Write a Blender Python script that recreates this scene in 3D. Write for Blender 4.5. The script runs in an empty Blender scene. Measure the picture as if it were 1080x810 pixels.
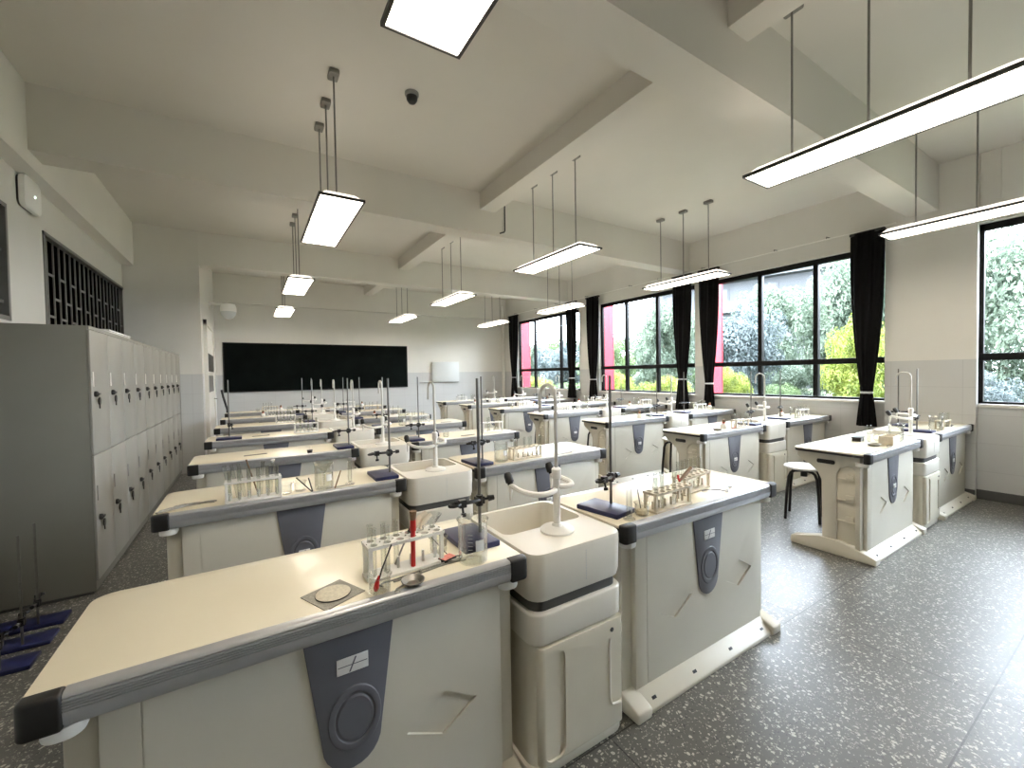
import bpy, bmesh, math, random
from mathutils import Vector, Matrix
random.seed(7)
PI = math.pi
SC = bpy.context.scene
COL = SC.collection

# ------------------------------------------------------------------ materials
def nmat(name):
    m = bpy.data.materials.new(name); m.use_nodes = True
    return m, m.node_tree, m.node_tree.nodes['Principled BSDF']

def pmat(name, col, rough=0.5, metal=0.0, noise=0.0, nscale=8.0, bump=0.0, bscale=60.0, spec=0.5):
    """Principled with a slight procedural variation of its own colour and a fine bump."""
    m, t, b = nmat(name)
    b.inputs['Roughness'].default_value = rough
    b.inputs['Metallic'].default_value = metal
    b.inputs['Specular IOR Level'].default_value = spec
    tc = t.nodes.new('ShaderNodeTexCoord')
    n = t.nodes.new('ShaderNodeTexNoise'); n.inputs['Scale'].default_value = nscale; n.inputs['Detail'].default_value = 3
    t.links.new(tc.outputs['Object'], n.inputs['Vector'])
    r = t.nodes.new('ShaderNodeValToRGB')
    k = max(noise, 0.0)
    r.color_ramp.elements[0].position = 0.3; r.color_ramp.elements[1].position = 0.7
    r.color_ramp.elements[0].color = tuple(c * (1 - k) for c in col) + (1,)
    r.color_ramp.elements[1].color = tuple(min(1, c * (1 + k)) for c in col) + (1,)
    t.links.new(n.outputs['Fac'], r.inputs['Fac'])
    t.links.new(r.outputs['Color'], b.inputs['Base Color'])
    if bump > 0:
        n2 = t.nodes.new('ShaderNodeTexNoise'); n2.inputs['Scale'].default_value = bscale
        t.links.new(tc.outputs['Object'], n2.inputs['Vector'])
        bp = t.nodes.new('ShaderNodeBump'); bp.inputs['Strength'].default_value = bump; bp.inputs['Distance'].default_value = 0.01
        t.links.new(n2.outputs['Fac'], bp.inputs['Height']); t.links.new(bp.outputs['Normal'], b.inputs['Normal'])
    return m

def emis(name, col, s):
    m = bpy.data.materials.new(name); m.use_nodes = True
    t = m.node_tree; t.nodes.clear()
    e = t.nodes.new('ShaderNodeEmission'); o = t.nodes.new('ShaderNodeOutputMaterial')
    e.inputs['Color'].default_value = (*col, 1); e.inputs['Strength'].default_value = s
    t.links.new(e.outputs[0], o.inputs[0])
    return m

def lamp_diffuser():
    """Prismatic diffuser: a fine grid of dimmer lines between bright cells."""
    m = bpy.data.materials.new('lamp diffuser'); m.use_nodes = True
    t = m.node_tree; t.nodes.clear()
    tc = t.nodes.new('ShaderNodeTexCoord')
    b = t.nodes.new('ShaderNodeTexBrick')
    b.offset = 0; b.inputs['Scale'].default_value = 1
    b.inputs['Brick Width'].default_value = 0.016; b.inputs['Row Height'].default_value = 0.016
    b.inputs['Mortar Size'].default_value = 0.002; b.inputs['Mortar Smooth'].default_value = 0.3
    b.inputs['Color1'].default_value = (1, 1, 1, 1); b.inputs['Color2'].default_value = (1, 1, 1, 1)
    b.inputs['Mortar'].default_value = (0.10, 0.10, 0.10, 1)
    t.links.new(tc.outputs['Object'], b.inputs['Vector'])
    mx = t.nodes.new('ShaderNodeMix'); mx.data_type = 'RGBA'; mx.blend_type = 'MULTIPLY'
    mx.inputs['Factor'].default_value = 1
    mx.inputs[7].default_value = (*LAMP_COL, 1)
    t.links.new(b.outputs['Color'], mx.inputs[6])
    e = t.nodes.new('ShaderNodeEmission'); o = t.nodes.new('ShaderNodeOutputMaterial')
    e.inputs['Strength'].default_value = LAMP_S
    t.links.new(mx.outputs[2], e.inputs['Color']); t.links.new(e.outputs[0], o.inputs[0])
    return m

def glassmat(name, tint=(1, 1, 1), refl=0.5, edge=0.5, rough=0.02):
    """Thin glass: transparent when seen straight on, reflecting and whitish at grazing angles."""
    m = bpy.data.materials.new(name); m.use_nodes = True
    t = m.node_tree; t.nodes.clear()
    tr = t.nodes.new('ShaderNodeBsdfTransparent'); tr.inputs[0].default_value = (*tint, 1)
    g = t.nodes.new('ShaderNodeBsdfGlossy'); g.inputs['Roughness'].default_value = rough
    lw = t.nodes.new('ShaderNodeLayerWeight'); lw.inputs['Blend'].default_value = edge
    mul = t.nodes.new('ShaderNodeMath'); mul.operation = 'MULTIPLY'; mul.inputs[1].default_value = refl
    mx = t.nodes.new('ShaderNodeMixShader'); o = t.nodes.new('ShaderNodeOutputMaterial')
    t.links.new(lw.outputs['Fresnel' if refl > 0.9 else 'Facing'], mul.inputs[0])
    t.links.new(mul.outputs[0], mx.inputs[0]); t.links.new(tr.outputs[0], mx.inputs[1]); t.links.new(g.outputs[0], mx.inputs[2])
    t.links.new(mx.outputs[0], o.inputs[0])
    return m

def wall_paint(name, upper, lower, split=1.50, tile=True, rough=0.6):
    """Painted plaster above a real change of finish at 1.5 m: large grey glazed wainscot tiles below."""
    m, t, b = nmat(name)
    tc = t.nodes.new('ShaderNodeTexCoord'); sp = t.nodes.new('ShaderNodeSeparateXYZ')
    t.links.new(tc.outputs['Object'], sp.inputs[0])
    gt = t.nodes.new('ShaderNodeMath'); gt.operation = 'GREATER_THAN'; gt.inputs[1].default_value = split
    t.links.new(sp.outputs['Z'], gt.inputs[0])
    n = t.nodes.new('ShaderNodeTexNoise'); n.inputs['Scale'].default_value = 2.5; n.inputs['Detail'].default_value = 6
    t.links.new(tc.outputs['Object'], n.inputs['Vector'])
    r = t.nodes.new('ShaderNodeValToRGB')
    r.color_ramp.elements[0].position = 0.35; r.color_ramp.elements[1].position = 0.65
    r.color_ramp.elements[0].color = tuple(c * 0.97 for c in upper) + (1,); r.color_ramp.elements[1].color = (*upper, 1)
    t.links.new(n.outputs['Fac'], r.inputs['Fac'])
    ad = t.nodes.new('ShaderNodeMath'); ad.operation = 'ADD'
    t.links.new(sp.outputs['X'], ad.inputs[0]); t.links.new(sp.outputs['Y'], ad.inputs[1])
    cb = t.nodes.new('ShaderNodeCombineXYZ')
    t.links.new(ad.outputs[0], cb.inputs['X']); t.links.new(sp.outputs['Z'], cb.inputs['Y'])
    br = t.nodes.new('ShaderNodeTexBrick'); br.offset = 0.0; br.inputs['Scale'].default_value = 1
    br.inputs['Brick Width'].default_value = 0.6; br.inputs['Row Height'].default_value = 0.30
    br.inputs['Mortar Size'].default_value = 0.003; br.inputs['Mortar Smooth'].default_value = 0.2
    br.inputs['Color1'].default_value = (*lower, 1); br.inputs['Color2'].default_value = tuple(c * 0.975 for c in lower) + (1,)
    br.inputs['Mortar'].default_value = tuple(c * 0.86 for c in lower) + (1,)
    t.links.new(cb.outputs[0], br.inputs['Vector'])
    mx = t.nodes.new('ShaderNodeMix'); mx.data_type = 'RGBA'
    t.links.new(gt.outputs[0], mx.inputs['Factor']); t.links.new(br.outputs['Color'], mx.inputs[6]); t.links.new(r.outputs['Color'], mx.inputs[7])
    t.links.new(mx.outputs[2], b.inputs['Base Color'])
    rr = t.nodes.new('ShaderNodeMapRange'); rr.inputs['To Min'].default_value = 0.28; rr.inputs['To Max'].default_value = rough
    t.links.new(gt.outputs[0], rr.inputs['Value']); t.links.new(rr.outputs[0], b.inputs['Roughness'])
    return m

def terrazzo():
    m, t, b = nmat('terrazzo')
    tc = t.nodes.new('ShaderNodeTexCoord')
    n = t.nodes.new('ShaderNodeTexNoise'); n.inputs['Scale'].default_value = 1.3; n.inputs['Detail'].default_value = 6
    t.links.new(tc.outputs['Object'], n.inputs['Vector'])
    base = t.nodes.new('ShaderNodeValToRGB')
    base.color_ramp.elements[0].position = 0.3; base.color_ramp.elements[1].position = 0.72
    base.color_ramp.elements[0].color = (0.080, 0.079, 0.071, 1); base.color_ramp.elements[1].color = (0.125, 0.123, 0.112, 1)
    t.links.new(n.outputs['Fac'], base.inputs['Fac'])
    prev = base.outputs['Color']
    for sc, thr, colr, pr in ((56, 0.36, (0.46, 0.445, 0.385, 1), 0.38), (110, 0.38, (0.33, 0.32, 0.28, 1), 0.36), (75, 0.34, (0.06, 0.062, 0.06, 1), 0.22)):
        v = t.nodes.new('ShaderNodeTexVoronoi'); v.inputs['Scale'].default_value = sc
        v.inputs['Randomness'].default_value = 1.0
        nz = t.nodes.new('ShaderNodeTexNoise'); nz.inputs['Scale'].default_value = sc * 0.8
        t.links.new(tc.outputs['Object'], nz.inputs['Vector'])
        mxv = t.nodes.new('ShaderNodeMix'); mxv.data_type = 'RGBA'; mxv.blend_type = 'LINEAR_LIGHT'; mxv.inputs['Factor'].default_value = 0.012
        t.links.new(tc.outputs['Object'], mxv.inputs[6]); t.links.new(nz.outputs['Color'], mxv.inputs[7])
        t.links.new(mxv.outputs[2], v.inputs['Vector'])
        lt = t.nodes.new('ShaderNodeMath'); lt.operation = 'LESS_THAN'; lt.inputs[1].default_value = thr
        t.links.new(v.outputs['Distance'], lt.inputs[0])
        sp = t.nodes.new('ShaderNodeSeparateColor'); t.links.new(v.outputs['Color'], sp.inputs[0])
        l2 = t.nodes.new('ShaderNodeMath'); l2.operation = 'LESS_THAN'; l2.inputs[1].default_value = pr
        t.links.new(sp.outputs[0], l2.inputs[0])
        mu = t.nodes.new('ShaderNodeMath'); mu.operation = 'MULTIPLY'
        t.links.new(lt.outputs[0], mu.inputs[0]); t.links.new(l2.outputs[0], mu.inputs[1])
        mx = t.nodes.new('ShaderNodeMix'); mx.data_type = 'RGBA'
        t.links.new(mu.outputs[0], mx.inputs['Factor']); t.links.new(prev, mx.inputs[6]); mx.inputs[7].default_value = colr
        prev = mx.outputs[2]
    br = t.nodes.new('ShaderNodeTexBrick'); br.offset = 0.0; br.inputs['Scale'].default_value = 1
    br.inputs['Brick Width'].default_value = 1.5; br.inputs['Row Height'].default_value = 0.74
    br.inputs['Mortar Size'].default_value = 0.003; br.inputs['Mortar Smooth'].default_value = 0.0
    br.inputs['Color1'].default_value = (1, 1, 1, 1); br.inputs['Color2'].default_value = (1, 1, 1, 1); br.inputs['Mortar'].default_value = (0.25, 0.25, 0.25, 1)
    mp = t.nodes.new('ShaderNodeMapping'); mp.inputs['Location'].default_value = (0.35, -0.42, 0)
    t.links.new(tc.outputs['Object'], mp.inputs['Vector']); t.links.new(mp.outputs[0], br.inputs['Vector'])
    ml = t.nodes.new('ShaderNodeMix'); ml.data_type = 'RGBA'; ml.blend_type = 'MULTIPLY'; ml.inputs['Factor'].default_value = 1
    t.links.new(prev, ml.inputs[6]); t.links.new(br.outputs['Color'], ml.inputs[7])
    t.links.new(ml.outputs[2], b.inputs['Base Color'])
    rg = t.nodes.new('ShaderNodeMapRange'); rg.inputs['To Min'].default_value = 0.25; rg.inputs['To Max'].default_value = 0.50; b.inputs['Specular IOR Level'].default_value = 0.5
    t.links.new(n.outputs['Fac'], rg.inputs['Value']); t.links.new(rg.outputs[0], b.inputs['Roughness'])
    n3 = t.nodes.new('ShaderNodeTexNoise'); n3.inputs['Scale'].default_value = 9; n3.inputs['Detail'].default_value = 5
    t.links.new(tc.outputs['Object'], n3.inputs['Vector'])
    bp = t.nodes.new('ShaderNodeBump'); bp.inputs['Strength'].default_value = 0.12; bp.inputs['Distance'].default_value = 0.01
    t.links.new(n3.outputs['Fac'], bp.inputs['Height']); t.links.new(bp.outputs['Normal'], b.inputs['Normal'])
    return m

def leafmat(name, a, b_, var=0.25):
    m, t, b = nmat(name)
    tc = t.nodes.new('ShaderNodeTexCoord')
    n = t.nodes.new('ShaderNodeTexNoise'); n.inputs['Scale'].default_value = 2.2; n.inputs['Detail'].default_value = 4
    t.links.new(tc.outputs['Object'], n.inputs['Vector'])
    r = t.nodes.new('ShaderNodeValToRGB')
    r.color_ramp.elements[0].position = 0.35; r.color_ramp.elements[1].position = 0.65
    r.color_ramp.elements[0].color = (*a, 1); r.color_ramp.elements[1].color = (*b_, 1)
    t.links.new(n.outputs['Fac'], r.inputs['Fac']); t.links.new(r.outputs['Color'], b.inputs['Base Color'])
    b.inputs['Roughness'].default_value = 0.55
    tl = t.nodes.new('ShaderNodeBsdfTranslucent'); t.links.new(r.outputs['Color'], tl.inputs['Color'])
    mx = t.nodes.new('ShaderNodeMixShader'); mx.inputs[0].default_value = 0.35
    o = t.nodes['Material Output']
    t.links.new(b.outputs[0], mx.inputs[1]); t.links.new(tl.outputs[0], mx.inputs[2]); t.links.new(mx.outputs[0], o.inputs[0])
    return m

LAMP_COL = (1.0, 0.88, 0.735)
LAMP_S = 8.3
SKY_COL = (0.785, 0.88, 1.0)
SKY_S = 8.5
SUN_S = 0.7
EXPOSURE = 1.86

M = dict(
    top=pmat('cream laminate', (0.85, 0.785, 0.62), 0.26, noise=0.02, nscale=3),
    panel=pmat('ivory moulded plastic', (0.62, 0.59, 0.50), 0.42, noise=0.03, nscale=3),
    sink=pmat('ivory sink plastic', (0.74, 0.71, 0.63), 0.32, noise=0.02, nscale=4),
    door=pmat('beige cabinet door plastic', (0.64, 0.60, 0.49), 0.42, noise=0.02),
    rail=pmat('brushed aluminium rail', (0.46, 0.465, 0.475), 0.32, metal=0.4, noise=0.03, nscale=30),
    black=pmat('black plastic', (0.012, 0.012, 0.012), 0.42, noise=0.1),
    blackmetal=pmat('black enamelled metal', (0.010, 0.010, 0.011), 0.35, noise=0.1),
    plate=pmat('slate grey plastic', (0.125, 0.13, 0.155), 0.42, noise=0.05),
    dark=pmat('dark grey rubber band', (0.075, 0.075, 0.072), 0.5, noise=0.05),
    white=pmat('white plastic', (0.83, 0.82, 0.78), 0.35, noise=0.02),
    paper=pmat('white label', (0.80, 0.80, 0.78), 0.6, noise=0.02),
    chrome=pmat('chrome rod', (0.20, 0.195, 0.18), 0.30, metal=0.9, noise=0.05, nscale=40),
    steel=pmat('worn steel', (0.33, 0.32, 0.29), 0.42, metal=0.8, noise=0.15, nscale=60),
    blue=pmat('navy enamelled iron', (0.012, 0.016, 0.07), 0.38, noise=0.15, nscale=20),
    ceiling=pmat('ceiling paint', (0.68, 0.655, 0.60), 0.75, noise=0.02, nscale=1.5),
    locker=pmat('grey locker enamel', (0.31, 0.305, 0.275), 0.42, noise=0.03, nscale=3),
    lockershade=pmat('shaded grey locker enamel', (0.20, 0.198, 0.17), 0.5, noise=0.03, nscale=3),  # same locker enamel, the shade on its side put into the colour
    board=pmat('black chalkboard', (0.003, 0.005, 0.0045), 0.6, noise=0.3, nscale=3, spec=0.04),
    curtain=pmat('black curtain cloth', (0.0035, 0.0035, 0.004), 0.7, noise=0.2, nscale=30, spec=0.12),
    tie=pmat('pale curtain tie', (0.55, 0.55, 0.58), 0.6),
    frame=pmat('black window frame', (0.006, 0.006, 0.006), 0.5, noise=0.1, spec=0.2),
    bar=pmat('grey security bar', (0.22, 0.22, 0.21), 0.45, metal=0.4, noise=0.05),
    darkglass=pmat('unlit window glass', (0.002, 0.002, 0.002), 0.4, spec=0.0),
    red=pmat('red facade panel', (0.50, 0.02, 0.04), 0.5, noise=0.05),
    redpl=pmat('red plastic', (0.55, 0.012, 0.008), 0.35, noise=0.05),
    pink=pmat('pale red residue', (0.70, 0.22, 0.18), 0.6, noise=0.2, nscale=80),
    wood=pmat('pale wooden rack', (0.66, 0.59, 0.46), 0.55, noise=0.12, nscale=25),
    brown=pmat('brown wood', (0.20, 0.12, 0.06), 0.6, noise=0.2, nscale=30),
    ceramic=pmat('stained ceramic disc', (0.68, 0.63, 0.50), 0.7, noise=0.12, nscale=120),
    gauze=pmat('grey wire gauze', (0.30, 0.29, 0.25), 0.55, metal=0.5, noise=0.2, nscale=200),
    stoolseat=pmat('white stool seat', (0.80, 0.80, 0.78), 0.35),
    canopy=pmat('grey lamp canopy', (0.24, 0.235, 0.22), 0.4, metal=0.4, noise=0.1, nscale=20),
    bark=pmat('tree bark', (0.10, 0.075, 0.05), 0.8, noise=0.3, nscale=10, bump=0.4),
    soil=pmat('planted ground', (0.045, 0.06, 0.025), 0.9, noise=0.3, nscale=1.0),
    concrete=pmat('pale facade', (0.042, 0.045, 0.048), 0.7, noise=0.04, nscale=0.5),
    bluegrey=pmat('blue grey glazing', (0.018, 0.022, 0.026), 0.3),
    burner=pmat('milky burner glass', (0.80, 0.79, 0.76), 0.25),
    book=pmat('pale paper booklet', (0.66, 0.72, 0.76), 0.55),
    crystal=pmat('white powder', (0.58, 0.49, 0.34), 0.8, noise=0.25, nscale=90),
    poster=pmat('pale grey enamel box', (0.60, 0.62, 0.61), 0.4),
)
M['wall'] = wall_paint('painted wall with wainscot', (0.71, 0.695, 0.645), (0.56, 0.565, 0.555))
M['plaster'] = pmat('white wall plaster', (0.73, 0.715, 0.665), 0.7, noise=0.02, nscale=1.8)
M['floor'] = terrazzo()
M['diff'] = lamp_diffuser()
M['lamptop'] = emis('lamp upper housing', LAMP_COL, 0.7)
M['lampframe'] = pmat('dark grey lamp frame', (0.035, 0.035, 0.033), 0.4, noise=0.05)
M['led'] = emis('green led', (0.7, 1, 0.8), 3)
M['glass'] = glassmat('window pane glass', (0.985, 0.99, 0.99), 0.95, 0.12)
M['lab'] = glassmat('lab glass', (0.95, 0.955, 0.94), 0.62, 0.30, 0.04)
M['leafa'] = leafmat('grey green leaves', (0.055, 0.082, 0.055), (0.145, 0.185, 0.13))
M['leafb'] = leafmat('mid green leaves', (0.048, 0.088, 0.035), (0.145, 0.205, 0.08))
M['leafc'] = leafmat('yellow green leaves', (0.11, 0.15, 0.02), (0.29, 0.335, 0.06))
M['leafd'] = leafmat('blue grey leaves', (0.055, 0.073, 0.076), (0.14, 0.172, 0.172))

# ------------------------------------------------------------------ mesh helpers
class MB:
    def __init__(s): s.v = []; s.f = []
    def add(s, vs, fs):
        o = len(s.v); s.v += [tuple(v) for v in vs]; s.f += [tuple(i + o for i in f) for f in fs]; return s
    def box(s, x0, x1, y0, y1, z0, z1):
        return s.add([(x0,y0,z0),(x1,y0,z0),(x1,y1,z0),(x0,y1,z0),(x0,y0,z1),(x1,y0,z1),(x1,y1,z1),(x0,y1,z1)],
                     [(0,3,2,1),(4,5,6,7),(0,1,5,4),(1,2,6,5),(2,3,7,6),(3,0,4,7)])
    def prism(s, poly, axis, a, b):
        """poly: 2D outline; axis 'x': (y,z) outline swept in x; 'y': (x,z) in y; 'z': (x,y) in z."""
        n = len(poly)
        def P(p, t):
            return (t, p[0], p[1]) if axis == 'x' else ((p[0], t, p[1]) if axis == 'y' else (p[0], p[1], t))
        vs = [P(p, a) for p in poly] + [P(p, b) for p in poly]
        fs = [tuple(range(n)), tuple(range(2*n-1, n-1, -1))] + [((i+1) % n, i, i+n, (i+1) % n + n) for i in range(n)]
        return s.add(vs, fs)
    def tube(s, pts, r, seg=8, caps=True):
        pts = [Vector(p) for p in pts]; n = len(pts)
        rr = r if isinstance(r, (list, tuple)) else [r] * n
        up = None; rings = []
        for i, p in enumerate(pts):
            d = (pts[min(i+1, n-1)] - pts[max(i-1, 0)]).normalized()
            if up is None:
                up = Vector((0, 0, 1)) if abs(d.z) < 0.9 else Vector((1, 0, 0))
            a = d.cross(up)
            if a.length < 1e-6: a = d.orthogonal()
            a.normalize(); b = a.cross(d).normalized(); up = b
            rings.append([p + (a * math.cos(t) + b * math.sin(t)) * rr[i] for t in [2*PI*k/seg for k in range(seg)]])
        vs = [v for R in rings for v in R]; fs = []
        for i in range(n-1):
            for k in range(seg):
                k2 = (k+1) % seg
                fs.append((i*seg+k, i*seg+k2, (i+1)*seg+k2, (i+1)*seg+k))
        if caps: fs += [tuple(range(seg-1, -1, -1)), tuple(range((n-1)*seg, n*seg))]
        return s.add(vs, fs)
    def lathe(s, prof, seg=16, c=(0, 0, 0), close=False):
        n = len(prof); vs = []
        for r, z in prof:
            for k in range(seg):
                t = 2*PI*k/seg; vs.append((c[0] + r*math.cos(t), c[1] + r*math.sin(t), c[2] + z))
        fs = []
        for i in range(n-1 if not close else n):
            j = (i+1) % n
            for k in range(seg):
                k2 = (k+1) % seg; fs.append((i*seg+k, i*seg+k2, j*seg+k2, j*seg+k))
        if not close:
            if prof[0][0] > 1e-6: fs.append(tuple(range(seg-1, -1, -1)))
            if prof[-1][0] > 1e-6: fs.append(tuple(range((n-1)*seg, n*seg)))
        return s.add(vs, fs)
    def xform(s, mat):
        s.v = [tuple(mat @ Vector(v)) for v in s.v]; return s
    def mesh(s, name, mat, bevel=0.0, seg=2, angle=35, smooth=True):
        me = bpy.data.meshes.new(name)
        bm = bmesh.new()
        bv = [bm.verts.new(v) for v in s.v]
        for f in s.f:
            try: bm.faces.new([bv[i] for i in f])
            except ValueError: pass
        bmesh.ops.remove_doubles(bm, verts=bm.verts, dist=1e-6)
        bmesh.ops.recalc_face_normals(bm, faces=bm.faces)
        if bevel > 0:
            ed = [e for e in bm.edges if len(e.link_faces) == 2 and e.calc_face_angle(0) > math.radians(30)]
            bmesh.ops.bevel(bm, geom=ed, offset=bevel, segments=seg, affect='EDGES', profile=0.5, clamp_overlap=True)
        bm.to_mesh(me); bm.free()
        if smooth:
            me.shade_smooth(); me.set_sharp_from_angle(angle=math.radians(angle))
        if mat: me.materials.append(mat)
        return me

def rrect(x0, x1, y0, y1, r, n=5, corners=(1, 1, 1, 1)):
    """Rounded rectangle outline; corners in order (x0y0, x1y0, x1y1, x0y1)."""
    out = []
    for (cx, cy, a0, on) in ((x0+r, y0+r, PI, corners[0]), (x1-r, y0+r, 1.5*PI, corners[1]), (x1-r, y1-r, 0, corners[2]), (x0+r, y1-r, 0.5*PI, corners[3])):
        if on:
            out += [(cx + r*math.cos(a0 + 0.5*PI*i/n), cy + r*math.sin(a0 + 0.5*PI*i/n)) for i in range(n+1)]
        else:
            out.append((x0 if cx < (x0+x1)/2 else x1, y0 if cy < (y0+y1)/2 else y1))
    return out

def link(name, me, parent=None):
    o = bpy.data.objects.new(name, me); COL.objects.link(o)
    if parent is not None: o.parent = parent
    return o
def part(name, mb, mat, parent, bevel=0.0, label=None, **k):
    o = link(name, mb.mesh(name, mat, bevel, **k), parent)
    if label: o['label'] = label
    return o
def tag(o, label, cat, group=None):
    o['label'] = label; o['category'] = cat
    if group: o['group'] = group
    return o
def thing(name, label, cat, loc=(0, 0, 0), rz=0.0, group=None):
    o = bpy.data.objects.new(name, None); COL.objects.link(o)
    o.empty_display_size = 0.05
    o.location = loc; o.rotation_euler = (0, 0, rz)
    return tag(o, label, cat, group)
def one(name, mb, mat, label, cat, loc=(0, 0, 0), rz=0.0, group=None, bevel=0.0, **k):
    o = link(name, mb.mesh(name, mat, bevel, **k)); o.location = loc; o.rotation_euler = (0, 0, rz)
    return tag(o, label, cat, group)
def struct(name, mb, mat, parent=None, bevel=0.0):
    o = link(name, mb.mesh(name, mat, bevel), parent)
    if parent is None: o['kind'] = 'structure'
    return o
KIDS = {}
def dup(o, loc, rz, label, parent=None):
    c = o.copy(); COL.objects.link(c)
    if parent is not None: c.parent = parent
    else:
        c.location = loc; c.rotation_euler = (0, 0, rz); c['label'] = label
    for ch in list(o.children): dup(ch, None, None, None, c)
    return c
class Proto:
    """First use moves the built thing itself; later uses copy it with all of its parts."""
    def __init__(s, root): s.root = root; s.used = False
    def put(s, loc, rz, label, group=None):
        if not s.used: s.used = True; o = s.root; o.location = loc; o.rotation_euler = (0, 0, rz); o['label'] = label
        else: o = dup(s.root, loc, rz, label)
        if group: o['group'] = group
        return o
def boolean_cut(me, cutters):
    o = bpy.data.objects.new('work', me); COL.objects.link(o)
    tmp = []
    for c in cutters:
        co = bpy.data.objects.new('cut', c); COL.objects.link(co); tmp.append(co)
        md = o.modifiers.new('b', 'BOOLEAN'); md.operation = 'DIFFERENCE'; md.object = co; md.solver = 'EXACT'
    dg = bpy.context.evaluated_depsgraph_get(); dg.update()
    out = bpy.data.meshes.new_from_object(o.evaluated_get(dg))
    for x in tmp + [o]: bpy.data.objects.remove(x)
    out.shade_smooth(); out.set_sharp_from_angle(angle=math.radians(35))
    return out

# ------------------------------------------------------------------ room (x right, y towards blackboard, z up; camera over the origin)
CEIL = 3.67; XL = -1.50; XR = 6.62; YB = 11.0; YR = -2.6
XN = -0.62; YJ = 7.95                       # the narrower far part of the left wall, and where it starts
struct('floor', MB().box(-1.9, 7.0, YR-0.2, YB+0.3, -0.12, 0), M['floor'])
struct('ceiling', MB().box(-1.9, 7.0, YR-0.2, YB+0.3, CEIL, CEIL+0.15), M['ceiling'])
struct('wall_back', MB().box(-0.9, 7.0, YB, YB+0.2, 0, CEIL).box(XN, 3.72, YB-0.07, YB, 0, 3.05).box(XN, XR, YB-0.15, YB, 3.05, CEIL), M['wall'])
struct('wall_rear', MB().box(-1.9, 7.0, YR-0.2, YR, 0, CEIL), M['wall'])
# left wall: recess with two barred windows (5.24..8.0 and ..4.61), then the jog
wl = MB()
wl.box(XL-0.2, XL, YR, YB, 0, 1.88).box(XL-0.2, XL, YR, YB, 2.74, CEIL)
wl.box(XL-0.2, XL, YR, 2.2, 1.88, 2.74).box(XL-0.2, XL, 4.61, 5.26, 1.88, 2.74).box(XL-0.2, XL, 8.02, YB, 1.88, 2.74)
struct('wall_left', wl, M['wall'])
struct('wall_left_jog', MB().box(XL, XN, YJ, YB, 0, CEIL), M['wall'])
struct('trim_1', MB().box(XL, -1.37, YR, YJ, 3.06, CEIL), M['plaster'])
# window wall
W = [(7.55, 10.27, (9.48, 8.34)), (4.45, 6.90, (6.16, 5.37)), (1.80, 4.30, (3.45, 2.70)), (-1.60, 1.18, (0.25, -0.65))]
XO = 6.85
wr = MB()
wr.box(XR, XO, YR, YB, 0, 1.0).box(XR, XO, YR, YB, 2.94, CEIL)
for a, b in ((10.27, YB), (6.90, 7.55), (4.30, 4.45), (1.18, 1.80), (YR, -1.60)):
    wr.box(XR, XO, a, b, 1.0, 2.94)
wr.box(6.55, XR, 1.15, 1.91, 0, CEIL).box(6.58, XR, 4.30, 4.49, 0, 3.0).box(6.58, XR, 6.95, 7.45, 0, 3.0)
wr.box(6.605, XR, 1.0, 1.15, 2.94, CEIL)
struct('wall_right', wr, M['wall'])
for i, y0 in enumerate((1.45, 4.61, 7.95)):
    struct('trim_%d' % (i+2), MB().box(XL if i < 2 else XN, XR, y0, y0+0.26, 3.17, CEIL), M['ceiling'] if i < 2 else M['plaster'])
struct('trim_5', MB().box(2.46, 2.67, YR, YB, 3.46, CEIL), M['ceiling'])
struct('trim_6', MB().box(6.58, 6.64, 7.62, 10.27, 1.0, 1.03).box(6.585, 6.66, 4.49, 6.88, 0.985, 1.015).box(6.585, 6.66, 1.92, 4.29, 0.985, 1.015).box(6.60, 6.66, YR, 1.15, 0.985, 1.02), M['plaster'])
struct('baseboard_right', MB().box(6.595, XR, YR, 1.15, 0, 0.10).box(6.53, 6.55, 1.15, 1.91, 0, 0.10).box(6.60, XR, 1.91, YB, 0, 0.10), M['dark'])
struct('baseboard_back', MB().box(XN, 3.72, YB-0.085, YB-0.07, 0, 0.10), M['dark'])

# big windows: black frame, sliding sashes with mullions and a transom, panes
def big_window(i, y0, y1, mull):
    f = MB()
    x0, x1 = 6.69, 6.75
    f.box(x0, x1, y0, y1, 2.87, 2.94).box(x0, x1, y0, y1, 1.0, 1.045)
    f.box(x0, x1, y0, y0+0.055, 1.0, 2.94).box(x0, x1, y1-0.055, y1, 1.0, 2.94)
    f.box(x0-0.012, x1, y0, y1, 1.485, 1.56)
    root = struct('window_%d' % i, f, M['frame'], bevel=0.004)
    for m in mull:
        part('mullion', MB().box(x0-0.008, x1+0.005, m-0.03, m+0.03, 1.045, 2.87).box(x0-0.02, x0-0.005, m-0.012, m+0.012, 1.95, 2.13), M['frame'], root, 0.004)
    e = sorted([y0+0.03, y1-0.03, *mull])
    for k in range(3):
        part('pane', MB().box(6.715, 6.721, e[k], e[k+1], 1.03, 2.89), M['glass'], root, smooth=False)
    return root
for i, (a, b, m) in enumerate(W): big_window(i+1, a, b, m)

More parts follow.
